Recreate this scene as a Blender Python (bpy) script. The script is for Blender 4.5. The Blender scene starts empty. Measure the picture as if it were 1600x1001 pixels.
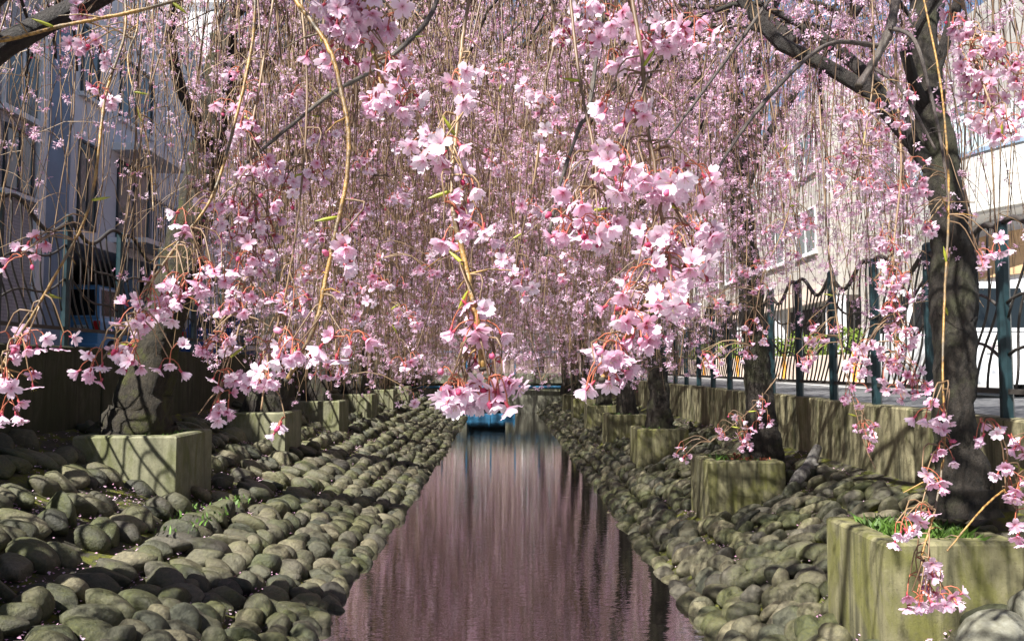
import bpy, math, random
import numpy as np
from mathutils import Vector, Matrix

R_ = math.radians
scene = bpy.context.scene
rnd = random.Random(7)
rng = np.random.default_rng(7)

# ------------------------------------------------------------------ camera, sky, sun, exposure
CAM_H = 1.8
PITCH, YAW = R_(3.29), R_(-0.69)
cam_d = bpy.data.cameras.new('camera')
cam_d.sensor_width = 36.0
cam_d.lens = 28.0
cam_d.clip_start = 0.05
cam_d.clip_end = 2000
cam = bpy.data.objects.new('camera', cam_d)
scene.collection.objects.link(cam)
cam.location = (0, 0, CAM_H)
cam.rotation_euler = (math.pi / 2 + PITCH, 0, YAW)
scene.camera = cam

SUN_EL, SUN_AZ = R_(50), R_(222)      # azimuth clockwise from +Y: behind the camera, over the walled bank
world = bpy.data.worlds.new('World')
scene.world = world
world.use_nodes = True
wn = world.node_tree
sky = wn.nodes.new('ShaderNodeTexSky')
sky.sky_type = 'NISHITA'
sky.sun_disc = False
sky.sun_elevation = SUN_EL
sky.sun_rotation = SUN_AZ
sky.air_density = 1.0
sky.dust_density = 0.6
wn.links.new(sky.outputs[0], wn.nodes['Background'].inputs[0])
wn.nodes['Background'].inputs[1].default_value = 0.052

sun_d = bpy.data.lights.new('sun', 'SUN')
sun_d.energy = 5.0
sun_d.angle = R_(0.53)
sun_d.color = (1.0, 0.965, 0.90)
sun = bpy.data.objects.new('sun', sun_d)
scene.collection.objects.link(sun)
to_sun = Vector((math.sin(SUN_AZ) * math.cos(SUN_EL), math.cos(SUN_AZ) * math.cos(SUN_EL), math.sin(SUN_EL)))
sun.rotation_euler = to_sun.to_track_quat('Z', 'Y').to_euler()
sun.location = (-8, -8, 14)

scene.view_settings.view_transform = 'Standard'
scene.view_settings.look = 'None'
scene.view_settings.gamma = 1.0
scene.view_settings.exposure = 1.42
scene.view_settings.use_curve_mapping = False
scene.cycles.use_denoising = True
scene.cycles.max_bounces = 7
scene.cycles.diffuse_bounces = 3
scene.cycles.glossy_bounces = 3
scene.cycles.transmission_bounces = 4

# ------------------------------------------------------------------ pixel <-> place helpers (photo pixels, 1600 x 1001)
FPX = 1600 * 28.0 / 36.0
_R = cam.rotation_euler.to_matrix()
_Rn = np.array(_R)
CAMP = np.array((0, 0, CAM_H))


def P(px, py, y):
    d = _R @ Vector(((px - 800) / FPX, (500.5 - py) / FPX, -1))
    return Vector((0, 0, CAM_H)) + d * (y / d.y)


def to_px(p):
    q = (np.asarray(p, float) - CAMP) @ _Rn
    z = -q[..., 2]
    zz = np.where(z > 0.05, z, 0.05)
    return 800 + FPX * q[..., 0] / zz, 500.5 - FPX * q[..., 1] / zz, z


# ------------------------------------------------------------------ object helpers
COL = scene.collection


def tag(o, label=None, cat=None, group=None, kind=None):
    if label: o['label'] = label
    if cat: o['category'] = cat
    if group: o['group'] = group
    if kind: o['kind'] = kind
    return o


def empty(name, loc, label=None, cat=None, group=None, rz=0):
    o = bpy.data.objects.new(name, None)
    o.empty_display_size = 0.2
    COL.objects.link(o)
    o.location = loc
    o.rotation_euler = (0, 0, rz)
    return tag(o, label, cat, group)


def link(name, me, parent=None, mats=None, smooth=False):
    """mesh given in world coordinates when the parent is an unrotated Empty: shift to the parent's frame"""
    o = bpy.data.objects.new(name, me)
    COL.objects.link(o)
    if parent is not None:
        o.parent = parent
    if mats:
        for m in mats:
            if m.name not in [x.name for x in me.materials if x]:
                me.materials.append(m)
    if smooth:
        me.polygons.foreach_set('use_smooth', np.ones(len(me.polygons), bool))
    return o


def big_mesh(name, verts, faces, attrs=None, mat_idx=None, smooth=False):
    """faces: (n,k) int array"""
    verts = np.ascontiguousarray(verts, np.float32)
    faces = np.ascontiguousarray(faces, np.int32)
    me = bpy.data.meshes.new(name)
    n, k = faces.shape
    me.vertices.add(len(verts))
    me.vertices.foreach_set('co', verts.ravel())
    me.loops.add(n * k)
    me.loops.foreach_set('vertex_index', faces.ravel())
    me.polygons.add(n)
    me.polygons.foreach_set('loop_start', np.arange(0, n * k, k, dtype=np.int32))
    if mat_idx is not None:
        me.polygons.foreach_set('material_index', np.asarray(mat_idx, np.int32))
    if smooth:
        me.polygons.foreach_set('use_smooth', np.ones(n, bool))
    me.update(calc_edges=True)
    if attrs:
        for a, v in attrs.items():
            at = me.attributes.new(a, 'FLOAT', 'POINT')
            at.data.foreach_set('value', np.asarray(v, np.float32))
    return me


class MB:
    """collects boxes, prisms and tubes for ONE mesh"""
    def __init__(s):
        s.v, s.f, s.m = [], [], []

    def add(s, verts, faces, mi=0):
        b = len(s.v)
        s.v += [tuple(x) for x in verts]
        s.f += [tuple(b + i for i in f) for f in faces]
        s.m += [mi] * len(faces)
        return s

    def box(s, x0, x1, y0, y1, z0, z1, mi=0, taper=0.0):
        t = taper
        vs = [(x0, y0, z0), (x1, y0, z0), (x1, y1, z0), (x0, y1, z0),
              (x0 + t, y0 + t, z1), (x1 - t, y0 + t, z1), (x1 - t, y1 - t, z1), (x0 + t, y1 - t, z1)]
        return s.add(vs, [(0, 3, 2, 1), (4, 5, 6, 7), (0, 1, 5, 4), (1, 2, 6, 5), (2, 3, 7, 6), (3, 0, 4, 7)], mi)

    def bevel_box(s, x0, x1, y0, y1, z0, z1, b=0.02, mi=0):
        """box with chamfered top edges and vertical corners"""
        def ring(d, z):
            return [(x0 + b + d - b, y0 + b, z), (x0 + b, y0 + d, z), (x1 - b, y0 + d, z), (x1 - d, y0 + b, z),
                    (x1 - d, y1 - b, z), (x1 - b, y1 - d, z), (x0 + b, y1 - d, z), (x0 + d, y1 - b, z)]
        r = ring(0, z0) + ring(0, z1 - b) + ring(b, z1)
        fs = []
        for k in range(2):
            for i in range(8):
                j = (i + 1) % 8
                fs.append((k * 8 + i, k * 8 + j, k * 8 + 8 + j, k * 8 + 8 + i))
        fs.append(tuple(range(16, 24)))
        fs.append(tuple(range(7, -1, -1)))
        return s.add(r, fs, mi)

    def tube(s, pts, radii, sides=8, mi=0, cap=True):
        v, f = tube_arrays(pts, radii, sides)
        b = len(s.v)
        s.v += [tuple(x) for x in v]
        s.f += [tuple(int(b + i) for i in q) for q in f]
        s.m += [mi] * len(f)
        if cap:
            n = len(v)
            s.f.append(tuple(b + n - sides + i for i in range(sides)))
            s.f.append(tuple(b + sides - 1 - i for i in range(sides)))
            s.m += [mi, mi]
        return s

    def disc(s, c, r, axis, depth, sides=20, mi=0):
        c = Vector(c); a = Vector(axis).normalized()
        return s.tube([c - a * depth / 2, c + a * depth / 2], [r, r], sides, mi)

    def build(s, name, mats, parent=None, smooth=False, offset=None):
        me = bpy.data.meshes.new(name)
        v = s.v
        if offset is not None:
            ox, oy, oz = offset
            v = [(a - ox, b - oy, c - oz) for a, b, c in v]
        me.from_pydata(v, [], s.f)
        if not isinstance(mats, (list, tuple)): mats = [mats]
        for m in mats: me.materials.append(m)
        me.polygons.foreach_set('material_index', np.asarray(s.m, np.int32))
        if smooth:
            me.polygons.foreach_set('use_smooth', np.ones(len(me.polygons), bool))
        me.update()
        return link(name, me, parent)


def tube_arrays(pts, radii, sides):
    p = np.asarray([tuple(x) for x in pts], float)
    r = np.asarray(radii, float)
    n = len(p)
    t = np.gradient(p, axis=0)
    t /= np.linalg.norm(t, axis=1, keepdims=True) + 1e-9
    ref = np.array((0, 0, 1.0)) if abs(t[:, 2]).mean() < 0.8 else np.array((0, 1.0, 0))
    u = np.cross(t, ref); u /= np.linalg.norm(u, axis=1, keepdims=True) + 1e-9
    w = np.cross(t, u)
    a = np.arange(sides) * 2 * math.pi / sides
    ring = (np.cos(a)[None, :, None] * u[:, None, :] + np.sin(a)[None, :, None] * w[:, None, :])
    v = p[:, None, :] + ring * r[:, None, None]
    i = np.arange(n - 1)[:, None] * sides
    j = np.arange(sides)[None, :]
    k = (j + 1) % sides
    f = np.stack([i + j, i + k, i + sides + k, i + sides + j], -1).reshape(-1, 4)
    return v.reshape(-1, 3), f


def smooth_path(pts, n):
    """Catmull-Rom through pts, n samples"""
    p = np.asarray([tuple(x) for x in pts], float)
    if len(p) == 2:
        return p[0] + (p[1] - p[0]) * np.linspace(0, 1, n)[:, None]
    q = np.vstack([2 * p[0] - p[1], p, 2 * p[-1] - p[-2]])
    out = []
    for s in np.linspace(0, len(p) - 1, n):
        k = min(int(s), len(p) - 2); t = s - k
        a, b, c, d = q[k], q[k + 1], q[k + 2], q[k + 3]
        out.append(0.5 * (2 * b + (c - a) * t + (2 * a - 5 * b + 4 * c - d) * t * t + (3 * b - a - 3 * c + d) * t ** 3))
    return np.array(out)


# ------------------------------------------------------------------ materials
class NT:
    def __init__(s, name):
        s.m = bpy.data.materials.new(name); s.m.use_nodes = True
        s.t = s.m.node_tree; s.b = s.t.nodes['Principled BSDF']; s.out = s.t.nodes['Material Output']

    def n(s, kind, **kw):
        x = s.t.nodes.new(kind)
        for k, v in kw.items():
            setattr(x, k, v)
        return x

    def l(s, a, b): s.t.links.new(a, b)

    def pos(s, scale=(1, 1, 1), obj=False):
        if obj:
            src = s.n('ShaderNodeTexCoord').outputs['Object']
        else:
            src = s.n('ShaderNodeNewGeometry').outputs['Position']
        mp = s.n('ShaderNodeMapping'); mp.inputs['Scale'].default_value = scale
        s.l(src, mp.inputs['Vector'])
        return mp.outputs[0]

    def noise(s, scale, stretch=(1, 1, 1), detail=6, rough=0.55, obj=False, dist=0.0):
        x = s.n('ShaderNodeTexNoise')
        x.inputs['Scale'].default_value = scale; x.inputs['Detail'].default_value = detail
        x.inputs['Roughness'].default_value = rough; x.inputs['Distortion'].default_value = dist
        s.l(s.pos(stretch, obj), x.inputs['Vector'])
        return x.outputs[0]

    def ramp(s, fac, stops):
        r = s.n('ShaderNodeValToRGB')
        e = r.color_ramp.elements
        while len(e) < len(stops): e.new(0.5)
        for el, (p, c) in zip(e, stops):
            el.position = p; el.color = (c + (1,)) if len(c) == 3 else c
        s.l(fac, r.inputs[0])
        return r.outputs[0]

    def mix(s, fac, a, b, mode='MIX'):
        x = s.n('ShaderNodeMix'); x.data_type = 'RGBA'; x.blend_type = mode
        for i, v in ((0, fac), (6, a), (7, b)):
            if isinstance(v, (int, float)): x.inputs[i].default_value = v
            elif isinstance(v, tuple): x.inputs[i].default_value = v + (1,) if len(v) == 3 else v
            else: s.l(v, x.inputs[i])
        return x.outputs[2]

    def bump(s, h, strength=0.5, dist=0.01):
        b = s.n('ShaderNodeBump'); b.inputs['Strength'].default_value = strength; b.inputs['Distance'].default_value = dist
        s.l(h, b.inputs['Height']); s.l(b.outputs[0], s.b.inputs['Normal'])

    def col(s, c):
        if isinstance(c, tuple): s.b.inputs['Base Color'].default_value = c + (1,)
        else: s.l(c, s.b.inputs['Base Color'])

    def rough(s, r):
        if isinstance(r, (int, float)): s.b.inputs['Roughness'].default_value = r
        else: s.l(r, s.b.inputs['Roughness'])


def plain(name, c, rough=0.6, metal=0.0, var=0.12, scale=8.0, bump=0.0):
    t = NT(name)
    nz = t.noise(scale)
    lo = tuple(x * (1 - var) for x in c); hi = tuple(min(1, x * (1 + var)) for x in c)
    t.col(t.ramp(nz, [(0.3, lo), (0.7, hi)]))
    t.rough(rough); t.b.inputs['Metallic'].default_value = metal
    if bump: t.bump(t.noise(scale * 6), bump, 0.004)
    return t.m


M = {}

# stones
t = NT('river_stone')
isl = t.n('ShaderNodeNewGeometry').outputs['Random Per Island']
oi = t.n('ShaderNodeObjectInfo').outputs['Random']
ad = t.n('ShaderNodeMath', operation='ADD'); t.l(isl, ad.inputs[0]); t.l(oi, ad.inputs[1])
fr = t.n('ShaderNodeMath', operation='FRACT'); t.l(ad.outputs[0], fr.inputs[0])
base = t.ramp(fr.outputs[0], [(0.0, (0.035, 0.036, 0.026)), (0.3, (0.115, 0.105, 0.066)), (0.5, (0.055, 0.06, 0.042)), (0.72, (0.19, 0.17, 0.11)), (0.86, (0.12, 0.11, 0.085)), (1.0, (0.05, 0.045, 0.036))])
g1 = t.noise(38, detail=8, rough=0.7)
base = t.mix(0.75, base, t.ramp(g1, [(0.3, (0.25, 0.25, 0.22)), (0.55, (0.9, 0.88, 0.8)), (0.75, (1.5, 1.45, 1.3))]), 'MULTIPLY')
mo = t.ramp(t.noise(2.3, detail=9, rough=0.66), [(0.46, (0, 0, 0)), (0.62, (1, 1, 1))])
moss = t.ramp(t.noise(60), [(0.3, (0.035, 0.05, 0.010)), (0.7, (0.12, 0.13, 0.022))])
mof = t.n('ShaderNodeMath', operation='MULTIPLY'); t.l(mo, mof.inputs[0]); mof.inputs[1].default_value = 0.5
t.col(t.mix(mof.outputs[0], base, moss))
t.rough(0.58)
t.bump(t.noise(22, detail=10, rough=0.72), 0.8, 0.03)
M['stone'] = t.m

t = NT('pale_rock')
nz = t.noise(9, detail=9, rough=0.7, dist=0.6)
t.col(t.ramp(nz, [(0.3, (0.08, 0.075, 0.05)), (0.5, (0.17, 0.165, 0.125)), (0.7, (0.26, 0.26, 0.22))]))
t.rough(0.75); t.bump(t.noise(18, detail=9), 0.6, 0.03)
M['pale_rock'] = t.m
M['dark_rock'] = plain('dark_pebble', (0.045, 0.05, 0.07), 0.35, var=0.4, scale=20)

# mossy bank earth between stones
t = NT('bank_earth')
a = t.ramp(t.noise(5, detail=9, rough=0.7), [(0.35, (0.04, 0.036, 0.024)), (0.5, (0.07, 0.062, 0.04)), (0.56, (0.09, 0.10, 0.012)), (0.66, (0.17, 0.165, 0.015))])
t.col(a); t.rough(0.95); t.bump(t.noise(45, detail=8, rough=0.7), 0.9, 0.03)
M['earth'] = t.m

# weathered concrete, streaked by rain stains; wall_r streaks also paint twig shadows
def concrete(name, c0, c1, streak=(0.05, 0.05, 0.03), green=(0.10, 0.11, 0.025), amount=0.8, gam=0.5, sx=14):
    t = NT(name)
    b = t.ramp(t.noise(7, detail=9, rough=0.65), [(0.3, c0), (0.7, c1)])
    st = t.ramp(t.noise(1.0, (sx, sx, 0.9), detail=8, rough=0.62, dist=0.7), [(0.36, (1, 1, 1)), (0.56, (0, 0, 0))])
    f = t.n('ShaderNodeMath', operation='MULTIPLY'); t.l(st, f.inputs[0]); f.inputs[1].default_value = amount
    b = t.mix(f.outputs[0], b, streak)
    al = t.ramp(t.noise(1.0, (4.5, 4.5, 2.0), detail=8, rough=0.68, dist=0.8), [(gam, (0, 0, 0)), (gam + 0.16, (1, 1, 1))])
    f2 = t.n('ShaderNodeMath', operation='MULTIPLY'); t.l(al, f2.inputs[0]); f2.inputs[1].default_value = 0.7
    b = t.mix(f2.outputs[0], b, green)
    pit = t.ramp(t.noise(55, detail=4), [(0.30, (0.45, 0.45, 0.45)), (0.42, (1, 1, 1))])
    b = t.mix(0.6, b, pit, 'MULTIPLY')
    t.col(b); t.rough(0.88); t.bump(t.noise(50, detail=8, rough=0.7), 0.4, 0.01)
    return t.m


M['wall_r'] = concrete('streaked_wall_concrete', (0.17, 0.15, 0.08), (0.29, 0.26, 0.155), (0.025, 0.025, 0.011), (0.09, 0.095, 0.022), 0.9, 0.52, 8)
M['wall_l'] = concrete('shade_toned_mossy_concrete', (0.045, 0.045, 0.027), (0.075, 0.072, 0.045), (0.018, 0.018, 0.009), (0.028, 0.034, 0.01), 0.7, 0.42)  # the wall's deep shade is darkened into this mossy colour
M['planter'] = concrete('planter_concrete', (0.15, 0.15, 0.09), (0.26, 0.25, 0.16), (0.05, 0.05, 0.025), (0.10, 0.11, 0.03), 0.45, 0.46, 6)
M['planter_moss'] = concrete('streaked_planter_concrete', (0.13, 0.12, 0.062), (0.24, 0.22, 0.12), (0.025, 0.025, 0.011), (0.13, 0.13, 0.022), 0.8, 0.46, 13)
M['soil'] = plain('planter_soil', (0.05, 0.035, 0.022), 0.95, var=0.5, scale=25, bump=0.8)

# bark
def bark(name, c0, c1, c2, sc=12, gl=0.85, bs=0.9):
    t = NT(name)
    n1 = t.noise(sc, (1, 1, 0.35), detail=9, rough=0.7)
    b = t.ramp(n1, [(0.32, c0), (0.6, c1)])
    li = t.ramp(t.noise(4, detail=8, rough=0.7), [(0.5, (0, 0, 0)), (0.63, (1, 1, 1))])
    b = t.mix(li, b, c2)
    t.col(b); t.rough(gl); t.bump(t.noise(sc * 3, (1, 1, 0.4), detail=9, rough=0.75), bs, 0.05)
    return t.m


M['bark'] = bark('cherry_bark', (0.004, 0.003, 0.0025), (0.045, 0.035, 0.026), (0.06, 0.06, 0.03), 28)
M['bark_moss'] = bark('mossy_cherry_bark', (0.01, 0.008, 0.005), (0.05, 0.04, 0.025), (0.06, 0.062, 0.014), 18)
M['limb'] = bark('dark_limb_bark', (0.012, 0.009, 0.008), (0.04, 0.03, 0.025), (0.055, 0.05, 0.035), 25, 0.65)
M['dark_branch'] = bark('dark_branch_bark', (0.03, 0.022, 0.022), (0.09, 0.07, 0.06), (0.13, 0.11, 0.09), 60, 0.5, 0.4)
t = NT('twig_bark')
t.col(t.ramp(t.noise(4.0), [(0.3, (0.10, 0.06, 0.036)), (0.5, (0.20, 0.125, 0.07)), (0.7, (0.30, 0.20, 0.10))])); t.rough(0.5)
M['twig'] = t.m
t = NT('golden_shoot_bark')
t.col(t.mix(t.ramp(t.noise(14, detail=6), [(0.48, (0, 0, 0)), (0.6, (1, 1, 1))]), t.ramp(t.noise(160, (1, 1, 0.5), detail=6), [(0.34, (0.07, 0.035, 0.012)), (0.5, (0.30, 0.165, 0.04)), (0.72, (0.42, 0.27, 0.09))]), (0.11, 0.085, 0.055)))
t.rough(0.42); t.bump(t.noise(300, detail=5), 0.7, 0.002)
M['shoot'] = t.m
M['shoot_end'] = plain('cut_shoot_end', (0.04, 0.03, 0.02), 0.8)
M['pedicel'] = plain('red_flower_stalk', (0.36, 0.10, 0.05), 0.5, var=0.3, scale=60)
M['calyx'] = plain('red_calyx', (0.33, 0.035, 0.06), 0.5, var=0.3, scale=60)
M['bud_leaf'] = plain('young_leaf', (0.30, 0.32, 0.03), 0.5, var=0.25, scale=60)


def petal_mat(name, stops, trans=0.42):
    t = NT(name)
    at = t.n('ShaderNodeAttribute'); at.attribute_name = 'tint'
    c = t.ramp(at.outputs['Fac'], stops)
    t.col(c); t.rough(0.55); t.b.inputs['Specular IOR Level'].default_value = 0.3
    tr = t.n('ShaderNodeBsdfTranslucent'); t.l(c, tr.inputs[0])
    mx = t.n('ShaderNodeMixShader'); mx.inputs[0].default_value = trans
    t.l(t.b.outputs[0], mx.inputs[1]); t.l(tr.outputs[0], mx.inputs[2]); t.l(mx.outputs[0], t.out.inputs[0])
    return t.m


M['petal'] = petal_mat('cherry_petal', [(0.0, (0.88, 0.74, 0.85)), (0.45, (0.83, 0.54, 0.71)), (0.8, (0.73, 0.35, 0.55)), (0.9, (0.62, 0.10, 0.24)), (1.0, (0.45, 0.04, 0.10))])
# close flowers: tint = depth of pink, attribute from the petal base outward, shifted a little per flower
t = NT('near_petal')
at = t.n('ShaderNodeAttribute'); at.attribute_name = 'tint'
oi = t.n('ShaderNodeObjectInfo').outputs['Random']
m1 = t.n('ShaderNodeMath', operation='MULTIPLY_ADD'); t.l(oi, m1.inputs[0]); m1.inputs[1].default_value = 0.42; t.l(at.outputs['Fac'], m1.inputs[2])
c = t.ramp(m1.outputs[0], [(0.0, (0.91, 0.81, 0.89)), (0.25, (0.88, 0.67, 0.80)), (0.5, (0.80, 0.46, 0.63)), (0.8, (0.66, 0.16, 0.30)), (1.0, (0.5, 0.05, 0.13))])
t.col(c); t.rough(0.5); t.b.inputs['Specular IOR Level'].default_value = 0.3
tr = t.n('ShaderNodeBsdfTranslucent'); t.l(c, tr.inputs[0])
mx = t.n('ShaderNodeMixShader'); mx.inputs[0].default_value = 0.38
t.l(t.b.outputs[0], mx.inputs[1]); t.l(tr.outputs[0], mx.inputs[2]); t.l(mx.outputs[0], t.out.inputs[0])
M['near_petal'] = t.m

# water
t = NT('canal_water')
t.col((0.005, 0.0045, 0.003)); t.rough(0.02)
t.b.inputs['IOR'].default_value = 1.4
n1 = t.noise(1.0, (4.0, 15.0, 1.0), detail=3, rough=0.5)
n2 = t.noise(1.0, (1.2, 3.2, 1.0), detail=2)
mm = t.n('ShaderNodeMath', operation='MULTIPLY_ADD'); t.l(n2, mm.inputs[0]); mm.inputs[1].default_value = 0.7; t.l(n1, mm.inputs[2])
t.bump(mm.outputs[0], 1.0, 0.0015)
gl = t.n('ShaderNodeBsdfGlossy'); gl.inputs['Roughness'].default_value = 0.02; gl.inputs['Color'].default_value = (.92, .90, .90, 1)
t.l([x for x in t.t.nodes if x.type == 'BUMP'][0].outputs[0], gl.inputs['Normal'])
mx = t.n('ShaderNodeMixShader'); mx.inputs[0].default_value = 0.6
t.l(t.b.outputs[0], mx.inputs[1]); t.l(gl.outputs[0], mx.inputs[2]); t.l(mx.outputs[0], t.out.inputs[0])
M['water'] = t.m

M['asphalt'] = plain('asphalt', (0.10, 0.10, 0.105), 0.85, var=0.25, scale=30, bump=0.4)
M['paint'] = plain('road_paint', (0.7, 0.7, 0.68), 0.7, var=0.15, scale=10)
M['kerb'] = plain('kerb_stone', (0.42, 0.40, 0.37), 0.8, var=0.2, scale=9, bump=0.3)
M['cream_wall'] = plain('cream_wall', (0.62, 0.50, 0.42), 0.75, var=0.1, scale=4)
M['orange'] = plain('orange_post_paint', (0.75, 0.34, 0.05), 0.6)
M['grass'] = plain('grass_blade', (0.075, 0.15, 0.02), 0.6, var=0.5, scale=9)
t = NT('hedge_leaf')
t.col(t.ramp(t.noise(9), [(0.3, (0.06, 0.11, 0.012)), (0.7, (0.20, 0.27, 0.03))])); t.rough(0.5)
M['hedge'] = t.m
M['dry_leaf'] = plain('dry_leaf', (0.25, 0.07, 0.035), 0.7, var=0.5, scale=40)
M['log'] = bark('weathered_wood', (0.10, 0.09, 0.08), (0.32, 0.30, 0.27), (0.38, 0.36, 0.33), 30)
M['fence'] = plain('fence_paint', (0.011, 0.030, 0.036), 0.35, var=0.25, scale=14)
M['fence_bar'] = plain('fence_bar_bronze', (0.045, 0.04, 0.036), 0.5, var=0.3, scale=14)

# buildings
def tiled(name, c, joint, tw, th):
    t = NT(name)
    b = t.n('ShaderNodeTexBrick')
    b.inputs['Color1'].default_value = c + (1,); b.inputs['Color2'].default_value = tuple(x * 0.9 for x in c) + (1,)
    b.inputs['Mortar'].default_value = joint + (1,)
    b.inputs['Scale'].default_value = 1.0; b.inputs['Mortar Size'].default_value = 0.006
    b.inputs['Brick Width'].default_value = tw; b.inputs['Row Height'].default_value = th
    g = t.n('ShaderNodeNewGeometry').outputs['Position']
    sp = t.n('ShaderNodeSeparateXYZ'); t.l(g, sp.inputs[0])
    ad = t.n('ShaderNodeMath', operation='ADD'); t.l(sp.outputs[0], ad.inputs[0]); t.l(sp.outputs[1], ad.inputs[1])
    cb = t.n('ShaderNodeCombineXYZ'); t.l(ad.outputs[0], cb.inputs[0]); t.l(sp.outputs[2], cb.inputs[1])
    t.l(cb.outputs[0], b.inputs['Vector'])
    dirt = t.ramp(t.noise(0.8, detail=8), [(0.3, (0.8, 0.8, 0.8)), (0.7, (1, 1, 1))])
    t.col(t.mix(1.0, b.outputs[0], dirt, 'MULTIPLY')); t.rough(0.55)
    return t.m


M['tile_grey'] = tiled('grey_tile', (0.46, 0.43, 0.44), (0.24, 0.23, 0.23), 0.23, 0.07)
M['tile_white'] = tiled('cream_tile', (0.46, 0.43, 0.39), (0.28, 0.26, 0.24), 0.6, 0.3)
M['tile_bright'] = tiled('white_tile', (0.66, 0.65, 0.61), (0.36, 0.35, 0.33), 0.6, 0.3)
M['brown_tile'] = tiled('brown_tile', (0.30, 0.22, 0.20), (0.2, 0.17, 0.15), 0.5, 0.25)
M['white_wall'] = plain('white_render', (0.66, 0.67, 0.70), 0.7, var=0.08, scale=1.2)
M['white_trim'] = plain('white_trim', (0.72, 0.72, 0.72), 0.5, var=0.05)
M['blue_grey'] = plain('blue_grey_panel', (0.20, 0.27, 0.36), 0.6, var=0.12, scale=1.5)  # on the pale house, blue of the shade put into the colour
M['dark_in'] = plain('painted_dark_interior', (0.02, 0.02, 0.022), 0.8)  # near-black stands in for shade inside culvert, carport and garage
M['dark_frame'] = plain('dark_frame', (0.03, 0.035, 0.04), 0.45)
M['rail'] = plain('balcony_rail', (0.05, 0.08, 0.11), 0.45)
M['pale_rail'] = plain('pale_balustrade', (0.50, 0.60, 0.64), 0.45)
M['tan'] = plain('tan_panel', (0.55, 0.36, 0.2), 0.7)
t = NT('window_glass'); t.col((0.12, 0.15, 0.15)); t.rough(0.08); t.b.inputs['Specular IOR Level'].default_value = 0.8
M['glass'] = t.m
t = NT('curtained_glass'); t.col(t.ramp(t.noise(2.0, (6, 6, 0.3)), [(0.35, (0.30, 0.36, 0.34)), (0.65, (0.42, 0.47, 0.44))])); t.rough(0.12)
M['curtain_glass'] = t.m
t = NT('car_glass'); t.col((0.012, 0.016, 0.018)); t.rough(0.06)
M['car_glass'] = t.m


def paint(name, c):
    t = NT(name); t.col(t.ramp(t.noise(3), [(0.3, tuple(x * .92 for x in c)), (0.7, c)])); t.rough(0.3)
    t.b.inputs['Coat Weight'].default_value = 0.6; t.b.inputs['Coat Roughness'].default_value = 0.08
    return t.m


M['car_blue'] = paint('light_blue_car_body', (0.14, 0.34, 0.56))  # light blue body colour of the carport van
M['car_navy'] = paint('blue_car_paint', (0.03, 0.08, 0.26))
M['car_white'] = paint('white_car_paint', (0.78, 0.79, 0.80))
M['rubber'] = plain('tyre_rubber', (0.015, 0.015, 0.016), 0.8)
M['steel'] = plain('wheel_steel', (0.45, 0.45, 0.47), 0.35, 0.8)
M['red_lens'] = plain('red_lamp_lens', (0.45, 0.02, 0.02), 0.2)
M['clear_lens'] = plain('clear_lamp_lens', (0.7, 0.7, 0.68), 0.15)
M['plate'] = plain('number_plate', (0.72, 0.72, 0.66), 0.5)
M['plate_ink'] = plain('number_plate_ink', (0.03, 0.12, 0.06), 0.5)
M['weir_blue'] = plain('blue_weir_paint', (0.02, 0.13, 0.25), 0.5, var=0.35, scale=5)
M['bridge'] = concrete('bridge_concrete', (0.17, 0.17, 0.13), (0.27, 0.26, 0.2), (0.05, 0.05, 0.03), (0.08, 0.09, 0.03), 0.6, 0.5)

# ------------------------------------------------------------------ the setting
CANAL_END = 31.0
Y0 = -9.0


def zL(x):      # walled bank, x negative
    return float(np.interp(-x, [1.1, 1.31, 3.0, 4.3, 4.6], [-0.22, -0.02, 0.53, 1.17, 1.2]))


def zR(x):
    return float(np.interp(x, [1.25, 1.45, 1.95, 2.7, 3.4, 3.6], [-0.22, -0.02, 0.30, 0.60, 0.84, 0.86]))


WL, WR = 4.3, 3.4                   # wall faces
WALL_L_TOP, WALL_R_TOP = 2.0, 1.45
STREET_L, STREET_R = 1.9, 1.30


def sheet(name, prof, y0, y1, mat, ny=40):
    xs = np.array([p[0] for p in prof]); zs = np.array([p[1] for p in prof])
    ys = np.linspace(y0, y1, ny)
    v = np.stack([np.tile(xs, ny), np.repeat(ys, len(xs)), np.tile(zs, ny)], 1)
    k = len(xs)
    f = [(j * k + i, j * k + i + 1, (j + 1) * k + i + 1, (j + 1) * k + i) for j in range(ny - 1) for i in range(k - 1)]
    me = big_mesh(name, v, np.array(f), smooth=False)
    return tag(link(name, me, None, [mat]), kind='structure')


bed = MB().box(-400, 400, -300, 700, -1.4, -0.6)
tag(bed.build('ground', M['earth']), kind='structure')
w = MB(); w.add([(-1.9, Y0, 0), (2.0, Y0, 0), (2.0, CANAL_END + 6, 0), (-1.9, CANAL_END + 6, 0)], [(0, 1, 2, 3)])
tag(w.build('water', M['water']), kind='structure')

bankL = sheet('stone_bank', [(-x, zL(-x)) for x in (4.6, 4.3, 3.9, 3.4, 3.0, 2.6, 2.2, 1.8, 1.5, 1.31, 1.1)], Y0, CANAL_END, M['earth'], 60)
bankR = sheet('stone_bank', [(x, zR(x)) for x in (1.25, 1.45, 1.7, 1.95, 2.3, 2.7, 3.0, 3.4, 3.6)], Y0, CANAL_END, M['earth'], 60)

s = MB().box(-60, -WL - 0.21, Y0 - 60, 120, STREET_L - 2.4, STREET_L)
tag(s.build('street', M['asphalt']), kind='structure')
s = MB().box(WR + 0.21, 9.0, Y0 - 60, 120, STREET_R - 1.8, STREET_R)
tag(s.build('street', M['asphalt']), kind='structure')
s = MB().box(9.0, 70, Y0 - 60, 120, STREET_R - 1.8, STREET_R + 0.10)
pav = tag(s.build('pavement', M['kerb']), kind='structure')
s = MB().box(8.2, 8.35, Y0 - 10, 60, STREET_R + 0.004, STREET_R + 0.008)
tag(s.build('road_marking', M['paint']), kind='structure')

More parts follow.
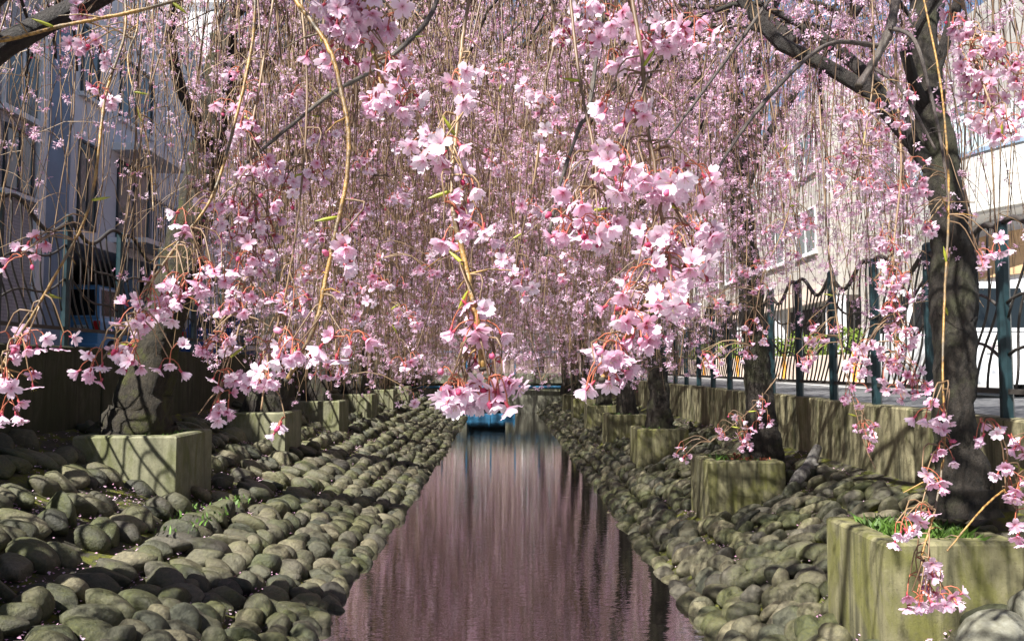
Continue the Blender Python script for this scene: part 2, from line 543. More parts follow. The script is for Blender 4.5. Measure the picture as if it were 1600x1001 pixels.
# ---- planters (x0,x1,y0,y1, foot, top)
L_Y = [0.15, 3.75, 7.42, 11.1, 14.75, 18.4, 22.0, 25.6]
R_Y = [-2.9, 0.62, 4.11, 7.58, 11.5, 14.9, 18.4, 21.9, 25.4]
PL = [(-3.95, -3.0, y, y + 0.9) for y in L_Y]
PR = [(1.95, 2.68, y, y + 0.72) for y in R_Y]
PTOP_L, PTOP_R = 1.16, 0.90


def planter(x0, x1, y0, y1, zf, zt, mat, label, group):
    c = ((x0 + x1) / 2, (y0 + y1) / 2, zf)
    e = empty('concrete_planter', c, label, 'planter', group)
    th = 0.11
    mb = MB()
    mb.bevel_box(x0, x0 + th, y0, y1, zf - 0.25, zt, 0.012)
    mb.bevel_box(x1 - th, x1, y0, y1, zf - 0.25, zt, 0.012)
    mb2 = MB()
    # one cast box: outer ring with open top
    o = [(x0, y0), (x1, y0), (x1, y1), (x0, y1)]
    i = [(x0 + th, y0 + th), (x1 - th, y0 + th), (x1 - th, y1 - th), (x0 + th, y1 - th)]
    b = 0.018
    ob = [(x0 + b, y0 + b), (x1 - b, y0 + b), (x1 - b, y1 - b), (x0 + b, y1 - b)]
    v = [(a, d, zf - 0.25) for a, d in o] + [(a, d, zt - b) for a, d in o] + [(a, d, zt) for a, d in ob] + [(a, d, zt) for a, d in i] + [(a, d, zt - 0.2) for a, d in i]
    f = []
    for k in range(4):
        for q in range(4):
            r = (q + 1) % 4
            f.append((k * 4 + q, k * 4 + r, k * 4 + 4 + r, k * 4 + 4 + q))
    mb2.add(v, f)
    mb2.build('planter_box', mat, e, offset=c)
    so = MB()
    n = 7
    gx = np.linspace(x0 + th - 0.01, x1 - th + 0.01, n); gy = np.linspace(y0 + th - 0.01, y1 - th + 0.01, n)
    vv = [(a, d, zt - 0.07 + 0.05 * math.exp(-((a - c[0]) ** 2 + (d - c[1]) ** 2) / 0.05) + rnd.uniform(-.012, .012)) for d in gy for a in gx]
    so.add(vv, [(q * n + p, q * n + p + 1, (q + 1) * n + p + 1, (q + 1) * n + p) for q in range(n - 1) for p in range(n - 1)])
    so.build('soil', M['soil'], e, smooth=True, offset=c)
    return e


ORD = ['first', 'second', 'third', 'fourth', 'fifth', 'sixth', 'seventh', 'eighth', 'ninth']
for k, (a, b, c, d) in enumerate(PL):
    if k < 2: lab = 'concrete planter under the dark mossy wall, %s from the bridge' % ORD[7 - k]
    elif k == 2: lab = 'big square concrete planter with sunlit front, holding the leaning mossy cherry trunk'
    elif k == 3: lab = 'square concrete planter next beyond the leaning mossy trunk, under the dark wall'
    else: lab = 'small concrete planter under the dark mossy wall, %s from the bridge' % ORD[7 - k]
    planter(a, b, c, d, zL(b), PTOP_L, M['planter'], lab, 'planters along the dark mossy wall')
for k, (a, b, c, d) in enumerate(PR):
    if k < 2: lab = 'concrete planter below the sunlit street, %s from the bridge' % ORD[8 - k]
    elif k == 2: lab = 'large concrete planter streaked with green and yellow algae, grass tufts inside'
    elif k == 3: lab = 'concrete planter beside the grey log and dry red leaves'
    elif k == 4: lab = 'shaded concrete planter next beyond the one with the grey log'
    else: lab = 'small concrete planter below the sunlit street, %s from the bridge' % ORD[8 - k]
    planter(a, b, c, d, zR(a), PTOP_R, M['planter_moss'], lab, 'planters below the sunlit street')


def in_planter(x, y, m=0.02):
    for (a, b, c, d) in PL + PR:
        if a - m < x < b + m and c - m < y < d + m: return True
    return False


# ---- cobbles
def ico(sub):
    import bmesh
    bm = bmesh.new()
    bmesh.ops.create_icosphere(bm, subdivisions=sub, radius=1.0)
    v = np.array([x.co[:] for x in bm.verts]); f = np.array([[q.index for q in x.verts] for x in bm.faces])
    bm.free()
    return v, f


def lump(v, seed, amp=0.17, flat=0.0):
    r = np.random.default_rng(seed)
    o = v.copy(); d = np.ones(len(v))
    for _ in range(7):
        a = r.normal(size=3); a /= np.linalg.norm(a)
        d += amp * 0.55 * np.sin((v @ a) * r.uniform(1.2, 3.4) + r.uniform(0, 6))
    o *= d[:, None]
    for _ in range(6):                      # worn flat facets
        a = r.normal(size=3); a /= np.linalg.norm(a)
        h = o @ a; lim = r.uniform(0.58, 0.86)
        o -= np.where(h > lim, (h - lim) * 0.75, 0)[:, None] * a
    return o


V2, F2 = ico(3)
V1, F1 = ico(2)
V1c, F1c = ico(2)
stone_meshes = []
for k in range(12):
    me = big_mesh('stone', lump(V2, 100 + k), F2, smooth=True)
    me.materials.append(M['stone']); stone_meshes.append(me)


def stone_rot(slope_ang, lean, yaw, side):
    # local x = across the row (down slope), y = along the row, z = normal
    return Matrix.Rotation(-slope_ang * side, 3, 'Y') @ Matrix.Rotation(yaw, 3, 'Z') @ Matrix.Rotation(lean, 3, 'X')


def bank_stones(side, zf, rows, bank):
    """rows: list of (x, along pitch, across half, along half, thick half, gap chance, wobble)"""
    sr = np.random.default_rng(11 if side < 0 else 13)
    items = []
    for (x, pitch, ha, hl, ht, gap, wob) in rows:
        y = Y0 + sr.uniform(0, pitch) + 10.5
        ph = sr.uniform(0, 6)
        while y < CANAL_END - 0.1:
            k = sr.uniform(0.6, 1.5)
            y += pitch * k * 0.5
            xx = x + sr.normal(0, wob) * 0.6 + 0.03 * math.sin(y * 0.9 + ph)
            if not (in_planter(side * xx, y, 0.05) or sr.random() < gap) and xx < (WL if side < 0 else WR) - 0.08:
                sx = ha * sr.uniform(0.85, 1.35); sy = hl * k * sr.uniform(1.1, 1.38); sz = ht * sr.uniform(0.8, 1.25)
                dz = (zf(side * (xx + 0.05)) - zf(side * (xx - 0.05))) / 0.1
                ang = math.atan(dz)
                z = zf(side * xx) + sz * 0.32
                rot = stone_rot(ang, sr.normal(-0.6, 0.2), sr.normal(0.12, 0.3), side)
                items.append((Vector((side * xx, y, z)), rot, (sx, sy, sz), int(sr.integers(12))))
            y += pitch * k * 0.5
    # the 300 that show largest
    def size_px(it):
        px, py, z = to_px(np.array(it[0]))
        if z < 0.5 or px < -60 or px > 1660 or py > 1060: return 0
        return it[2][0] * it[2][1] / (z * z)
    items.sort(key=size_px, reverse=True)
    for p, rot, sc, mi in items[:300]:
        o = bpy.data.objects.new('stone', stone_meshes[mi]); COL.objects.link(o)
        o.parent = bank
        o.matrix_local = Matrix.Translation(p) @ rot.to_4x4() @ Matrix.Diagonal(sc + (1,))
    vs, fs, b = [], [], 0
    lumps = [lump(V1, 300 + k) for k in range(10)]
    lumps0 = [lump(ico1v, 330 + k) for k in range(10)]
    for p, rot, sc, mi in items[300:]:
        far = p.y > 13 or p.y < 2
        src = (lumps0 if far else lumps)[mi % 10]
        v = (src * np.array(sc)) @ np.array(rot).T + np.array(p)
        f = ico1f if far else F1
        vs.append(v); fs.append(f + b); b += len(v)
    me = big_mesh('stone_courses', np.vstack(vs), np.vstack(fs), smooth=True)
    o = link('stone_courses', me, bank, [M['stone']])
    tag(o, kind='stuff')
    return items


ico1v, ico1f = ico(1)
ico1v, ico1f = ico(2) if False else ico(1)
rowsL = [(1.20, 0.15, 0.09, 0.075, 0.07, 0.45, 0.05)]
x = 1.30
for i in range(12):
    if i < 5:
        rowsL.append((x, 0.122, 0.104, 0.074, 0.095, 0.03, 0.03)); x += 0.185 + 0.008 * i
    else:
        rowsL.append((x, 0.185, 0.155, 0.105, 0.09, 0.08, 0.04)); x += 0.325
rowsR = [(1.34, 0.15, 0.085, 0.075, 0.07, 0.45, 0.05)]
x = 1.44
for i in range(10):
    if i < 4:
        rowsR.append((x, 0.126, 0.098, 0.076, 0.085, 0.03, 0.028)); x += 0.162
    else:
        rowsR.append((x, 0.165, 0.105, 0.10, 0.062, 0.03, 0.06)); x += 0.195
bank_stones(-1, zL, rowsL, bankL)
bank_stones(1, zR, rowsR, bankR)

# fallen petals caught between the stones
N = 16000
px_ = np.where(rng.random(N) < 0.72, -rng.uniform(1.5, 4.2, N), rng.uniform(1.6, 3.3, N))
clump = rng.integers(0, 700, N)
cx = np.where(rng.random(700) < 0.75, -rng.uniform(1.6, 4.2, 700), rng.uniform(1.6, 3.35, 700)); cy = 2.2 + 15 * rng.random(700) ** 1.4
px_ = cx[clump] + rng.normal(0, 0.07, N); py_ = cy[clump] + rng.normal(0, 0.14, N)
pz_ = np.array([zL(a) if a < 0 else zR(a) for a in px_]) + 0.022 + rng.random(N) * 0.02
keep = np.array([not in_planter(a, b, 0.0) for a, b in zip(px_, py_)])
px_, py_, pz_ = px_[keep], py_[keep], pz_[keep]
n = len(px_)
ang = rng.random(n) * 6.283; sz = rng.uniform(0.007, 0.013, n)
q = np.array([(-1, 0), (0, -0.7), (1, 0), (0, 0.7)])
vx = px_[:, None] + sz[:, None] * (q[:, 0] * np.cos(ang)[:, None] - q[:, 1] * np.sin(ang)[:, None])
vy = py_[:, None] + sz[:, None] * (q[:, 0] * np.sin(ang)[:, None] + q[:, 1] * np.cos(ang)[:, None])
vz = pz_[:, None] + rng.normal(0, 0.004, (n, 4))
me = big_mesh('fallen_petals', np.stack([vx, vy, vz], -1).reshape(-1, 3), np.arange(n * 4).reshape(-1, 4), {'tint': np.repeat(rng.uniform(0.1, 0.7, n), 4)})
tag(link('fallen_petals', me, None, [M['petal']]), 'pink cherry petals fallen between the bank stones', 'petals', kind='stuff')

# loose rocks in front of the algae-streaked planter
def rock(c, sc, seed, mat, label, rot=(0, 0, 0)):
    me = big_mesh('rock', lump(V2, seed, 0.16) * np.array(sc), F2, smooth=True)
    o = link('rock', me, None, [mat]); o.location = c; o.rotation_euler = rot
    return tag(o, label, 'rock')


rock((2.30, 3.72, 0.50), (0.27, 0.22, 0.12), 501, M['pale_rock'], 'broad pale grey rock at the foot of the algae-streaked planter', (0.2, -0.35, 0.3))
rock((2.58, 3.88, 0.60), (0.18, 0.15, 0.13), 503, M['pale_rock'], 'smooth light grey upright rock leaning on the algae-streaked planter', (0.1, -0.3, 0.5))
rock((2.55, 3.58, 0.70), (0.085, 0.07, 0.06), 505, M['dark_rock'], 'shiny blue-black pebble perched on the pale rocks', (0, 0.3, 0.2))
rock((2.72, 3.50, 0.64), (0.16, 0.14, 0.09), 507, M['pale_rock'], 'mottled grey rock under the blue-black pebble', (0.2, 0.1, 1.0))

# grey log
lg = MB()
p0, p1 = Vector((2.72, 7.52, 0.66)), Vector((3.16, 7.95, 0.98))
pts = [p0.lerp(p1, s) + Vector((0.02 * math.sin(s * 5), 0, 0.025 * math.sin(s * 7))) for s in np.linspace(0, 1, 9)]
lg.tube(pts, [0.05, 0.06, 0.066, 0.062, 0.058, 0.06, 0.056, 0.05, 0.043], 10)
lg.tube([pts[5], pts[5] + Vector((0.05, -0.08, 0.02))], [0.024, 0.012], 7)
tag(lg.build('log', M['log'], smooth=True), 'weathered grey log leaning against the streaked wall', 'log')

# ------------------------------------------------------------------ retaining walls and fences
def wall(side, xf, zb, zt, y0, y1, seg, mat, label):
    e = empty('retaining_wall', (side * xf, (y0 + y1) / 2, zb), label, 'wall')
    y = y0
    k = 0
    while y < y1 - 0.1:
        ye = min(y + seg, y1)
        d = rnd.uniform(-0.012, 0.012)
        mb = MB()
        xa, xb = (xf + d, xf + 0.2)
        x0, x1 = (side * xb, side * xa) if side < 0 else (xa, xb)
        mb.bevel_box(x0, x1, y + 0.008, ye - 0.008, zb - 0.4, zt + rnd.uniform(-0.006, 0.006), 0.014)
        mb.build('wall_panel', mat, e, offset=(side * xf, (y0 + y1) / 2, zb))
        y = ye; k += 1
    return e


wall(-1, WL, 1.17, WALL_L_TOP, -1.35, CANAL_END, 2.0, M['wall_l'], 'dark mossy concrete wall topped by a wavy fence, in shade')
wall(1, WR, 0.84, WALL_R_TOP, -1.4, CANAL_END, 2.0, M['wall_r'], 'sunlit concrete wall with dark stain streaks and painted twig shadows below the street')


def fence(side, xc, zb, zt, y0, npan, pitch, label):
    e = empty('railing_fence', (xc, y0, zb), label, 'fence')
    post = MB()
    r = 0.044
    a = [i * math.pi / 4 + math.pi / 8 for i in range(8)]
    post.add([(r * math.cos(q), r * math.sin(q), z) for z in (-0.01, zt - zb - 0.01) for q in a] + [(r * .55 * math.cos(q), r * .55 * math.sin(q), zt - zb + 0.012) for q in a],
             [(k * 8 + i, k * 8 + (i + 1) % 8, k * 8 + 8 + (i + 1) % 8, k * 8 + 8 + i) for k in range(2) for i in range(8)] + [tuple(range(16, 24))])
    me_post = post.build('post', M['fence'], e).data
    first = bpy.data.objects[-1] if False else [c for c in e.children][0]
    H = zt - zb
    # two wavy panel designs that alternate
    def top(u, ph): return H - 0.10 + 0.115 * math.sin(2 * math.pi * u / (2 * pitch) * 2 + ph)
    rails, bars = [], []
    for ph in (0.4, 2.3):
        tr = MB(); us = np.linspace(0.03, pitch - 0.03, 17)
        tr.tube([(0.0, u, top(u, ph)) for u in us], [0.021] * 17, 7, cap=True)
        ob = tr.build('rail', M['fence_bar'], e, smooth=True); rails.append(ob.data); bpy.data.objects.remove(ob)
        bl = []
        for k in range(8):
            u0 = pitch * (k - 1.2) / 8
            pts = []
            for s_ in np.linspace(0, 1, 15):
                z = 0.19 + s_ * (H - 0.19)
                u = u0 + 0.34 * (1 - s_) ** 1.3 * 1.0 + 0.055 * math.sin(s_ * 7 + ph + k * 0.4)
                if u < 0.035 or u > pitch - 0.035:
                    if pts: break
                    continue
                if z > top(u, ph):
                    pts.append((0.0, u, top(u, ph))); break
                pts.append((0.0, u, z))
            if len(pts) < 4: continue
            b = MB(); b.tube(pts, [0.0095] * len(pts), 5)
            ob = b.build('bar', M['fence_bar'], e, smooth=True); bl.append(ob.data); bpy.data.objects.remove(ob)
        # crossing sweeps
        for k in range(2):
            pts = []
            for s_ in np.linspace(0, 1, 13):
                u = 0.04 + s_ * (pitch - 0.08)
                z = 0.25 + (H - 0.5) * (0.15 + 0.42 * k + 0.36 * (s_ if ph < 1 else 1 - s_) + 0.07 * math.sin(s_ * 6 + ph))
                pts.append((0.0, u, min(z, top(u, ph))))
            b = MB(); b.tube(pts, [0.012] * 13, 5)
            ob = b.build('bar', M['fence_bar'], e, smooth=True); bl.append(ob.data); bpy.data.objects.remove(ob)
        bars.append(bl)
    lo = MB(); lo.box(-0.016, 0.016, 0.03, pitch - 0.03, 0.16, 0.195)
    ob = lo.build('rail', M['fence_bar'], e); me_lo = ob.data; bpy.data.objects.remove(ob)

    def put(name, me, y):
        o = bpy.data.objects.new(name, me); COL.objects.link(o); o.parent = e; o.location = (0, y, 0); return o
    first.location = (0, 0, 0)
    for i in range(npan):
        if i: put('post', me_post, i * pitch)
        put('rail', me_lo, i * pitch); put('rail', rails[i % 2], i * pitch)
        for b in bars[i % 2]: put('bar', b, i * pitch)
    put('post', me_post, npan * pitch)
    return e


# posts on the street side: one stands at y 5.49, 0.96 apart
fence(1, WR + 0.09, WALL_R_TOP, 2.80, 5.49 - 0.96 * 4, 28, 0.96, 'dark green wavy metal fence on the sunlit wall beside the street')
fence(-1, -(WL + 0.09), WALL_L_TOP, 3.32, 9.15 - 1.11 * 6, 24, 1.11, 'dark green wavy metal fence on the shaded wall before parked cars')

# ------------------------------------------------------------------ bridge at the end, blue weir board
e = empty('culvert_bridge', (0, CANAL_END + 0.5, 0), 'concrete bridge closing the canal with a dark culvert under it', 'bridge')
of = (0, CANAL_END + 0.5, 0)
MB().box(0.12, 3.45, CANAL_END, CANAL_END + 3, -0.5, 1.15).build('abutment', M['bridge'], e, offset=of)
MB().box(-4.4, -1.38, CANAL_END, CANAL_END + 3, -0.5, 1.15).build('abutment', M['bridge'], e, offset=of)
MB().bevel_box(-4.5, 3.6, CANAL_END - 0.15, CANAL_END + 4.4, 1.152, 1.5, 0.03).build('deck', M['bridge'], e, offset=of)
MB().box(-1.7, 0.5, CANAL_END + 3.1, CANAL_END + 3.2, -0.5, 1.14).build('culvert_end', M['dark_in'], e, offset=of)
r = MB(); r.tube([(-4.3, CANAL_END, 2.35), (3.4, CANAL_END, 2.35)], [0.04, 0.04], 8); r.build('handrail', M['weir_blue'], e, offset=of)
r = MB(); r.tube([(-4.3, CANAL_END, 1.0), (3.4, CANAL_END - 0.2, 1.0)], [0.05, 0.05], 8); r.build('pipe', M['weir_blue'], e, offset=of)
for xx in np.linspace(-4.2, 3.3, 9):
    MB().box(xx - .03, xx + .03, CANAL_END - .03, CANAL_END + .03, 1.49, 2.33).build('post', M['weir_blue'], e, offset=of)
wb = MB()
wb.bevel_box(-1.36, 0.42, 27.9, 28.0, -0.3, 0.16, 0.02)
wb.box(-1.36, -1.28, 27.86, 28.04, -0.3, 0.24); wb.box(0.36, 0.44, 27.86, 28.04, -0.3, 0.24); wb.box(-0.5, -0.43, 27.87, 27.9, -0.3, 0.2)
tag(wb.build('weir_board', M['weir_blue']), 'bright blue board across the water before the dark culvert', 'weir')

# ------------------------------------------------------------------ houses over the walled bank
XF = -9.5
def window(parent, of, x, y0, y1, z0, z1, glass, frame, mull=1, sill=True, face=1):
    """window in a wall facing +x (face=1) or -x (face=-1)"""
    f = MB(); d = 0.05 * face; ft = 0.06
    xa, xb = sorted((x, x + d))
    f.box(xa, xb, y0, y1, z0, z0 + ft); f.box(xa, xb, y0, y1, z1 - ft, z1)
    f.box(xa, xb, y0, y0 + ft, z0 + ft, z1 - ft); f.box(xa, xb, y1 - ft, y1, z0 + ft, z1 - ft)
    for k in range(mull):
        ym = y0 + (y1 - y0) * (k + 1) / (mull + 1); f.box(xa, xb - 0.002 * face if face > 0 else xb, ym - .025, ym + .025, z0 + ft, z1 - ft)
    w = f.build('window', frame, parent, offset=of)
    g = MB(); xg = x + 0.012 * face
    for k in range(mull + 1):
        ya = y0 + ft + (y1 - y0 - ft) * k / (mull + 1); yb = y0 + (y1 - y0 - ft) * (k + 1) / (mull + 1)
        g = MB(); g.box(min(xg - .006, xg + .006), max(xg - .006, xg + .006), ya, yb, z0 + ft, z1 - ft); g.build('pane', glass, w, offset=None) if False else None
        gg = MB(); gg.box(xg - .006, xg + .006, ya, yb, z0 + ft, z1 - ft)
        gg.build('pane', glass, w, offset=of)
    if sill:
        s = MB(); s.box(min(x, x + .12 * face), max(x, x + .12 * face), y0 - .08, y1 + .08, z0 - .09, z0 - .002)
        s.build('sill', M['white_trim'], w, offset=of)
    return w


S = STREET_L
e = empty('tiled_house', (-13, 10, S), 'grey tiled house with curtained windows behind the shaded fence', 'house')
of = (-13, 10, S)
MB().box(-20, XF, 3.0, 16.4, S - .2, S + 9).build('wall', M['tile_grey'], e, offset=of)
MB().box(-20.3, XF + 0.35, 2.7, 16.6, S + 9.002, S + 9.3).build('roof', M['white_trim'], e, offset=of)
for (ya, yb) in ((15.05, 16.0), (12.2, 13.6), (9.4, 10.8)):
    window(e, of, XF, ya, yb, 5.17, 6.45, M['curtain_glass'], M['dark_frame'])
    window(e, of, XF, ya - 0.1, yb + 0.15, 6.75, 8.1, M['glass'], M['white_trim'])
MB().box(XF, XF + .08, 16.1, 16.38, S, S + 8.9).build('drainpipe', M['white_trim'], e, offset=of)

e = empty('white_house', (-12, 20, S), 'pale house with carport and railed balcony, in blue shade', 'house')
of = (-12, 20, S)
h1 = S + 2.65
MB().box(-18, XF, 17.4, 23.9, h1, S + 10).build('upper_wall', M['white_wall'], e, offset=of)
MB().box(-18, XF - 3.2, 16.5, 23.9, S - .2, h1 - .002).build('carport_back', M['dark_in'], e, offset=of)
MB().box(XF - .9, XF + .02, 16.42, 17.35, S - .2, S + 10).build('pier', M['blue_grey'], e, offset=of)
MB().box(XF - .35, XF - .02, 20.5, 20.85, S - .2, h1 - .004).build('pillar', M['blue_grey'], e, offset=of)
MB().box(XF - .5, XF - .01, 22.2, 23.88, S - .2, h1 - .004).build('lower_wall', M['blue_grey'], e, offset=of)
MB().box(XF, XF + .12, 17.36, 23.95, h1 - .02, h1 + .22).build('floor_band', M['white_trim'], e, offset=of)
for (ya, yb) in ((17.7, 18.5), (19.5, 21.3)):
    window(e, of, XF, ya, yb, h1 + .35, h1 + 2.35, M['glass'], M['dark_frame'], sill=False)
    window(e, of, XF, ya, yb, h1 + 3.4, h1 + 5.0, M['glass'], M['dark_frame'])
MB().box(XF, XF + .9, 19.2, 21.6, h1 + 2.5, h1 + 2.68).build('canopy', M['white_trim'], e, offset=of)
b = MB().box(XF + .002, XF + .9, 19.2, 21.6, h1 + .24, h1 + .36).build('balcony', M['white_trim'], e, offset=of)
r = MB(); r.box(XF + .84, XF + .88, 19.2, 21.6, h1 + 1.32, h1 + 1.37); r.build('handrail', M['rail'], b, offset=of)
for yy in np.arange(19.25, 21.6, 0.14):
    MB().box(XF + .85, XF + .87, yy - .012, yy + .012, h1 + .36, h1 + 1.42).build('baluster', M['rail'], b, offset=of)

e = empty('corner_house', (-11, 27, S), 'white house whose bright end wall stands in sun', 'house')
of = (-11, 27, S)
MB().box(-18, -8.75, 24.0, 33, S - .2, S + 11).build('wall', M['white_wall'], e, offset=of)
MB().box(-18.2, -8.55, 23.85, 33.2, S + 11.002, S + 11.3).build('roof', M['white_trim'], e, offset=of)
for k in range(3):
    window(e, of, -8.75, 25.2 + k * 2.6, 26.9 + k * 2.6, S + 3.6, S + 5.2, M['glass'], M['dark_frame'])
    window(e, of, -8.75, 25.2 + k * 2.6, 26.9 + k * 2.6, S + 6.8, S + 8.4, M['glass'], M['dark_frame'])

e = empty('backdrop_block', (0, 50, 1.3), 'brown tiled backdrop block added beyond the bridge behind the blossom', 'backdrop')  # added to block the low sky behind the blossom
of = (0, 50, 1.3)
MB().box(-30, 30, 50, 60, 0, 15).build('wall', M['brown_tile'], e, offset=of)
MB().box(-30.3, 30.3, 49.6, 60.3, 15.002, 15.4).build('roof', M['kerb'], e, offset=of)
for fl_ in range(4):
    for k in range(12):
        x_ = -24 + k * 4.2; z_ = 2.4 + fl_ * 3.2
        wv = MB().box(x_, x_ + 2.0, 49.93, 49.998, z_, z_ + 1.6).build('window', M['white_trim'], e, offset=of)
        MB().box(x_ + .08, x_ + 1.92, 49.91, 49.928, z_ + .08, z_ + 1.52).build('pane', M['glass'], wv, offset=of)

# ------------------------------------------------------------------ cars
def car(name, loc, rz, L, W, H, body_mat, label, hood=0.0, bottom=0.24, text=None, px_off=0.0):
    """side profile swept across the width; rear at local y=0, nose at y=L"""
    e = empty(name, loc, label, 'car', 'parked cars', rz)
    belt = bottom + (H - bottom) * (0.50 if hood < 0.5 else 0.58)
    hw = W / 2
    # lower body: chamfered loft
    secs = [(0.0, 0.90, belt - .06), (0.06, 0.985, belt), (0.5, 1.0, belt + .01), (L - hood - 0.45, 1.0, belt + .01), (L - hood, 0.99, belt - .02), (L - 0.25, 0.95, belt - (.10 if hood else .10)), (L, 0.84, belt - .24)]
    mb = MB(); vs, fs = [], []
    for (y, k, zt) in secs:
        a = hw * k
        vs += [(-a * .96, y, bottom), (-a, y, bottom + .15), (-a, y, zt - .10), (-a * .93, y, zt), (a * .93, y, zt), (a, y, zt - .10), (a, y, bottom + .15), (a * .96, y, bottom)]
    for s_ in range(len(secs) - 1):
        for i in range(8):
            j = (i + 1) % 8
            fs.append((s_ * 8 + i, s_ * 8 + j, s_ * 8 + 8 + j, s_ * 8 + 8 + i))
    fs.append(tuple(range(8))); fs.append(tuple(reversed(range(len(secs) * 8 - 8, len(secs) * 8))))
    mb.add(vs, fs); mb.build('body', body_mat, e, smooth=False)
    # cabin
    yr0, yr1 = (0.03, 0.16) if hood < 0.5 else (0.25, 0.75)
    yf1, yf0 = L - hood - (0.75 if hood < 0.5 else 0.95), L - hood - 0.02
    c = MB()
    a, b = hw * .93, hw * .80
    c.add([(-a, yr0, belt), (a, yr0, belt), (a, yf0, belt), (-a, yf0, belt), (-b, yr1, H - .06), (b, yr1, H - .06), (b, yf1, H - .06), (-b, yf1, H - .06),
           (-b * .88, yr1 + .1, H), (b * .88, yr1 + .1, H), (b * .88, yf1 - .1, H), (-b * .88, yf1 - .1, H)],
          [(0, 1, 5, 4), (1, 2, 6, 5), (2, 3, 7, 6), (3, 0, 4, 7), (4, 5, 9, 8), (5, 6, 10, 9), (6, 7, 11, 10), (7, 4, 8, 11), (8, 9, 10, 11)])
    c.build('cabin', body_mat, e)

    def glass(q, push):
        q = [Vector(x) for x in q]; nrm = (q[1] - q[0]).cross(q[3] - q[0]).normalized() * push
        cen = sum(q, Vector()) / 4
        g = MB(); inn = [cen + (x - cen) * 0.84 for x in q]
        g.add([x + nrm for x in inn] + [x - nrm * .5 for x in inn], [(0, 1, 2, 3), (7, 6, 5, 4), (0, 4, 5, 1), (1, 5, 6, 2), (2, 6, 7, 3), (3, 7, 4, 0)])
        g.build('window', M['car_glass'], e)
    glass([(-a, yr0, belt), (a, yr0, belt), (b, yr1, H - .06), (-b, yr1, H - .06)], .006)
    glass([(a, yf0, belt), (-a, yf0, belt), (-b, yf1, H - .06), (b, yf1, H - .06)], .006)
    for sgn in (1, -1):
        ym = (yr0 + yf0) * .5; yt = (yr1 + yf1) * .5
        for (u0, u1, t0, t1) in ((yr0, ym, yr1, yt), (ym, yf0, yt, yf1)):
            q = [(sgn * a, u0, belt), (sgn * a, u1, belt), (sgn * b, t1, H - .06), (sgn * b, t0, H - .06)]
            if sgn < 0: q = [q[1], q[0], q[3], q[2]]
            glass(q, .006)
    for yy in (0.55, L - 0.62):
        for sgn in (1, -1):
            wv = MB(); wv.disc((sgn * (hw - .08), yy, 0.27), 0.27, (1, 0, 0), 0.17, 22)
            wo = wv.build('wheel', M['rubber'], e)
            rv = MB(); rv.disc((sgn * (hw - .01), yy, 0.27), 0.17, (1, 0, 0), 0.04, 16); rv.build('rim', M['steel'], wo)
    for sgn in (1, -1):
        MB().box(sgn * hw * .86 - .07, sgn * hw * .86 + .07, -0.015, 0.03, belt - .30, belt - .07).build('tail_lamp', M['red_lens'], e)
        MB().box(sgn * hw * .62 - .13, sgn * hw * .62 + .13, L - 0.08, L + 0.012, belt - .42, belt - .28).build('headlight', M['clear_lens'], e)
    bp = MB(); bp.bevel_box(-hw * .94, hw * .94, -0.075, 0.04, bottom - .02, bottom + .2, .03); bp.build('bumper', body_mat, e)
    MB().box(-hw * .34, hw * .34, -0.006, 0.02, belt - .13, belt - .10).build('tailgate_handle', body_mat, e)
    pl = MB().box(-.17 + px_off, .17 + px_off, -0.018, 0.0, belt - .34, belt - .17).build('number_plate', M['plate'], e)
    if text:
        cu = bpy.data.curves.new('number', 'FONT'); cu.body = text; cu.size = .125; cu.align_x = 'CENTER'; cu.align_y = 'CENTER'; cu.extrude = .001
        tmp = bpy.data.objects.new('number', cu); COL.objects.link(tmp)
        dg = bpy.context.evaluated_depsgraph_get()
        me = bpy.data.meshes.new_from_object(tmp.evaluated_get(dg)); bpy.data.objects.remove(tmp)
        me.materials.clear(); me.materials.append(M['plate_ink'])
        o = link('number', me, pl); o.location = (px_off, -0.021, belt - .255); o.rotation_euler = (math.pi / 2, 0, 0)
    return e


car('parked_van', (-10.28, 19.0, S), 0, 3.3, 1.5, 1.86, M['car_blue'], 'light blue boxy van parked in the dark carport', 0.25, text='11-20', px_off=.28)
car('parked_car', (-8.3, 22.6, S), 0, 3.8, 1.62, 1.45, M['car_navy'], 'dark blue car parked by the pale house', 0.9)
car('parked_van', (7.75, 12.4, STREET_R), 0, 3.3, 1.5, 1.86, M['car_white'], 'white boxy van parked on the sunlit street', 0.25)

# ------------------------------------------------------------------ houses across the sunlit street
S2 = STREET_R + 0.10
e = empty('curved_house', (14, 18, S2), 'white tiled house with rounded balcony and pale balustrade', 'house')
of = (14, 18, S2)
cxr, cyr, rr = 15.2, 19.0, 4.6
def arc(r0, r1, z0, z1, a0=130, a1=300, n=30):
    mb = MB(); vs, fs = [], []
    for k in range(n + 1):
        a = R_(a0 + (a1 - a0) * k / n)
        for (r_, z) in ((r1, z0), (r1, z1), (r0, z1), (r0, z0)):
            vs.append((cxr + r_ * math.cos(a), cyr + r_ * math.sin(a), z))
    for k in range(n):
        for i in range(4):
            j = (i + 1) % 4
            fs.append((k * 4 + i, k * 4 + j, k * 4 + 4 + j, k * 4 + 4 + i))
    mb.add(vs, fs); return mb


